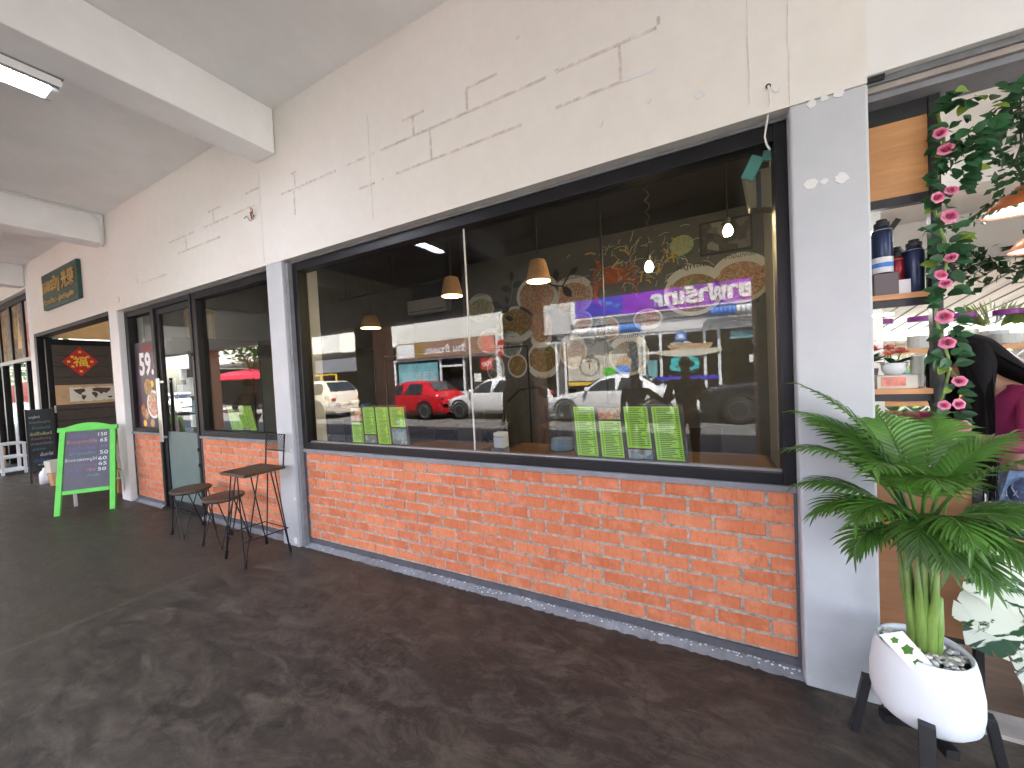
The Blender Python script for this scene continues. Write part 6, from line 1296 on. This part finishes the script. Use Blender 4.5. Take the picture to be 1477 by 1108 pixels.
def car(label, xf, yc, L, W, kind, paint, s=1, zoff=-.1):
    """front at xf, body runs along +x (s=1) """
    K = KIND[kind]; t = thing('parked_car', label, 'car', (xf+s*L/2, yc, zoff), 'cars parked along the kerb'); n = 46; us = [i/n for i in range(n+1)]; vs = []; prof = K['top']; bl = K['belt']; zt_ = max(z for _, z in prof)
    def hwf(u, z):
        e = min(u, 1-u); r = W/2*(1-.22*max(0, 1-e/.10)**2)
        if z > bl: r *= 1-.24*(z-bl)/(zt_-bl)
        return r
    P = lambda u, y, z: (xf+s*u*L, yc+y, z+zoff)
    cols = 15
    for u in us:
        top = lerp_prof(prof, u); b_ = min(bl, top-.05); h = lambda z: hwf(u, z); lift = .0
        half = [(h(.3)*.90, .24+lift), (h(.3)*.98, .34), (h(.6), .58), (h(b_), b_-.10), (h(b_)*.985, b_), (h(top)*.96, max(b_+.01, top-.06)), (h(top)*.82, top-.012)]
        ring = half+[(0, top)]+[(-y, z) for y, z in reversed(half)]
        vs += [P(u, y, z) for y, z in ring]
    m = len(half)*2+1; fs = [(i*m+j, i*m+j+1, (i+1)*m+j+1, (i+1)*m+j) for i in range(n) for j in range(m-1)]+[(i*m+m-1, i*m, (i+1)*m, (i+1)*m+m-1) for i in range(n)]
    b = MB(); b.add(vs, fs); b.add(vs[:m], [tuple(range(m))]); b.add(vs[-m:], [tuple(range(m))]); bo = b.build('body', M[paint], t, True)
    def yside(u, z, o=.012): return hwf(u, z)+o
    for sd in (1, -1):
        for (u0, u1, u2) in K['wins']:
            b = MB(); g = 7; a = []; 
            for i in range(g+1):
                ub = u0+(u2-u0)*i/g; zz = bl+.04; a.append(P(ub, sd*yside(ub, zz), zz))
            for i in range(g+1):
                ub = max(u0, u1-(u2-u0)*.55)+(u2-max(u0, u1-(u2-u0)*.55))*i/g; zz = max(bl+.05, min(lerp_prof(prof, ub)-.10, zt_-.12)); a.append(P(ub, sd*yside(ub, zz, .014), zz))
            b.add(a, [(i, i+1, g+2+i, g+1+i) for i in range(g)]); b.build('side_window', M['carglass'], t)
        b = MB(); b.lathe([(0, -.09), (.07, -.05), (.08, .02), (.05, .08), (0, .09)], P(K['wind'][0]+.05, sd*(W/2+.08), bl+.06), 10, .8, 1); b.build('wing_mirror', M[paint], t, True)
        b = MB(); b.lathe([(0, -.06), (.10, -.03), (.12, .02), (0, .06)], P(.03, sd*W*.34, .70 if kind != 'suv' else .82), 10, 1.2, 1.4); b.build('headlight', M['lampglass'], t, True)
        b = MB(); b.lathe([(0, -.08), (.06, -.03), (.06, .05), (0, .09)], P(.985, sd*W*.37, .84), 8, 1, 1.6); b.build('tail_light', M['red'], t, True)
        for uw in K['wb']:
            r = .33 if kind != 'suv' else .37; c_ = P(uw, sd*(W/2-.09), r); Rm = Matrix.Rotation(math.pi/2, 4, 'X')
            wo = MB().lathe([(r*.60, -.1), (r*.95, -.105), (r, -.06), (r, .06), (r*.95, .105), (r*.60, .1)], c_, 28, 1, 1, Rm).build('wheel', M['tyre'], t, True)
            b = MB(); b.lathe([(0, -.085*sd*-1), (r*.16, .085*sd*-1*-1)], c_, 12, 1, 1, Rm); yy = c_[1]+sd*.098
            for k in range(10):
                a = k*math.pi/5; d = Vector((math.cos(a), 0, math.sin(a))); e = Vector((-d.z, 0, d.x)); c0 = Vector((c_[0], yy, c_[2])); b.add([c0+e*.02, c0+d*r*.62+e*.028, c0+d*r*.62-e*.028, c0-e*.02], [(0, 1, 2, 3)])
            b.tube([(c_[0]+math.cos(k*math.pi/10)*r*.62, yy-.005*sd, c_[2]+math.sin(k*math.pi/10)*r*.62) for k in range(21)], .018, 5); b.build('rim', M['rim'], wo)
            b = MB(); b.tube([P(uw+math.cos(a)*(r+.055)/L, sd*(W/2-.005), r+math.sin(a)*(r+.055)) for a in [math.pi*k/14 for k in range(15)]], .035, 6); b.build('wheel_arch', M['black'], t)
    for nm, (u0, u1), o in (('windscreen', K['wind'], .006), ('rear_window', K['back'], .006)):
        b = MB(); a = []; g = 6
        ua, ub = u0+(u1-u0)*.12, u1-(u1-u0)*.10
        for uu in (ua, ub):
            z = lerp_prof(prof, uu)+.012
            for i in range(g+1): f_ = -1+2*i/g; a.append(P(uu-(.004 if nm == 'windscreen' else -.004), hwf(uu, z)*.84*f_, z+.006))
        b.add(a, [(i, i+1, g+2+i, g+1+i) for i in range(g)]); b.build(nm, M['carglass'], t)
    b = MB(); b.add([P(-.004, y, z) for y, z in ((-.5, .36), (.5, .36), (.55, .52), (-.55, .52))], [(0, 1, 2, 3)]); b.build('grille', M['black'], t)
    return t
car('black car parked nearest the pharmacy, alloy wheel in view', -.35, -9.9, 4.7, 1.82, 'suv', 'carblack')
car('white saloon car parked left of the black car', -4.95, -9.9, 4.3, 1.75, 'sedan', 'carwhite')
car('small white hatchback parked behind the red car', -9.0, -10.0, 3.8, 1.7, 'hatch', 'carwhite')
car('red car parked before the brown shop sign', -13.0, -9.7, 4.0, 1.74, 'hatch', 'carred')
car('cream coloured car parked at the far left of the row', -19.2, -9.4, 4.5, 1.8, 'suv', 'carbeige')
car('white car parked farthest to the left', -33.5, -9.6, 4.4, 1.8, 'sedan', 'carwhite')
# ------------------------------------------------------------------ people in the arcade, mirrored as dark figures
hold = dict(el=(.12, .27, 1.12), er=(.12, -.27, 1.12), wl=(.30, .10, 1.24), wr=(.30, -.10, 1.24))
person('person in a dark shirt standing in the arcade, hands raised before the chest', (-.33, -3.15, 0), math.pi/2, 1.56, hold, 'cloth_dark', 'black')
person('long haired person reaching one arm sideways, in the arcade', (-1.05, -3.55, 0), math.pi/2, 1.42, dict(er=(.05, -.40, 1.24), wr=(.12, -.62, 1.12)), 'cloth_dark', 'black', True)
person('person standing in front of the street column opposite the stools', (-2.85, -3.1, 0), math.pi/2, 1.5, None, 'cloth_dark', 'black')
person('person in an apron standing in the arcade, mirrored in the smaller window', (-8.6, -2.1, 0), math.pi*.4, 1.6, hold, 'cloth_dark', 'black')
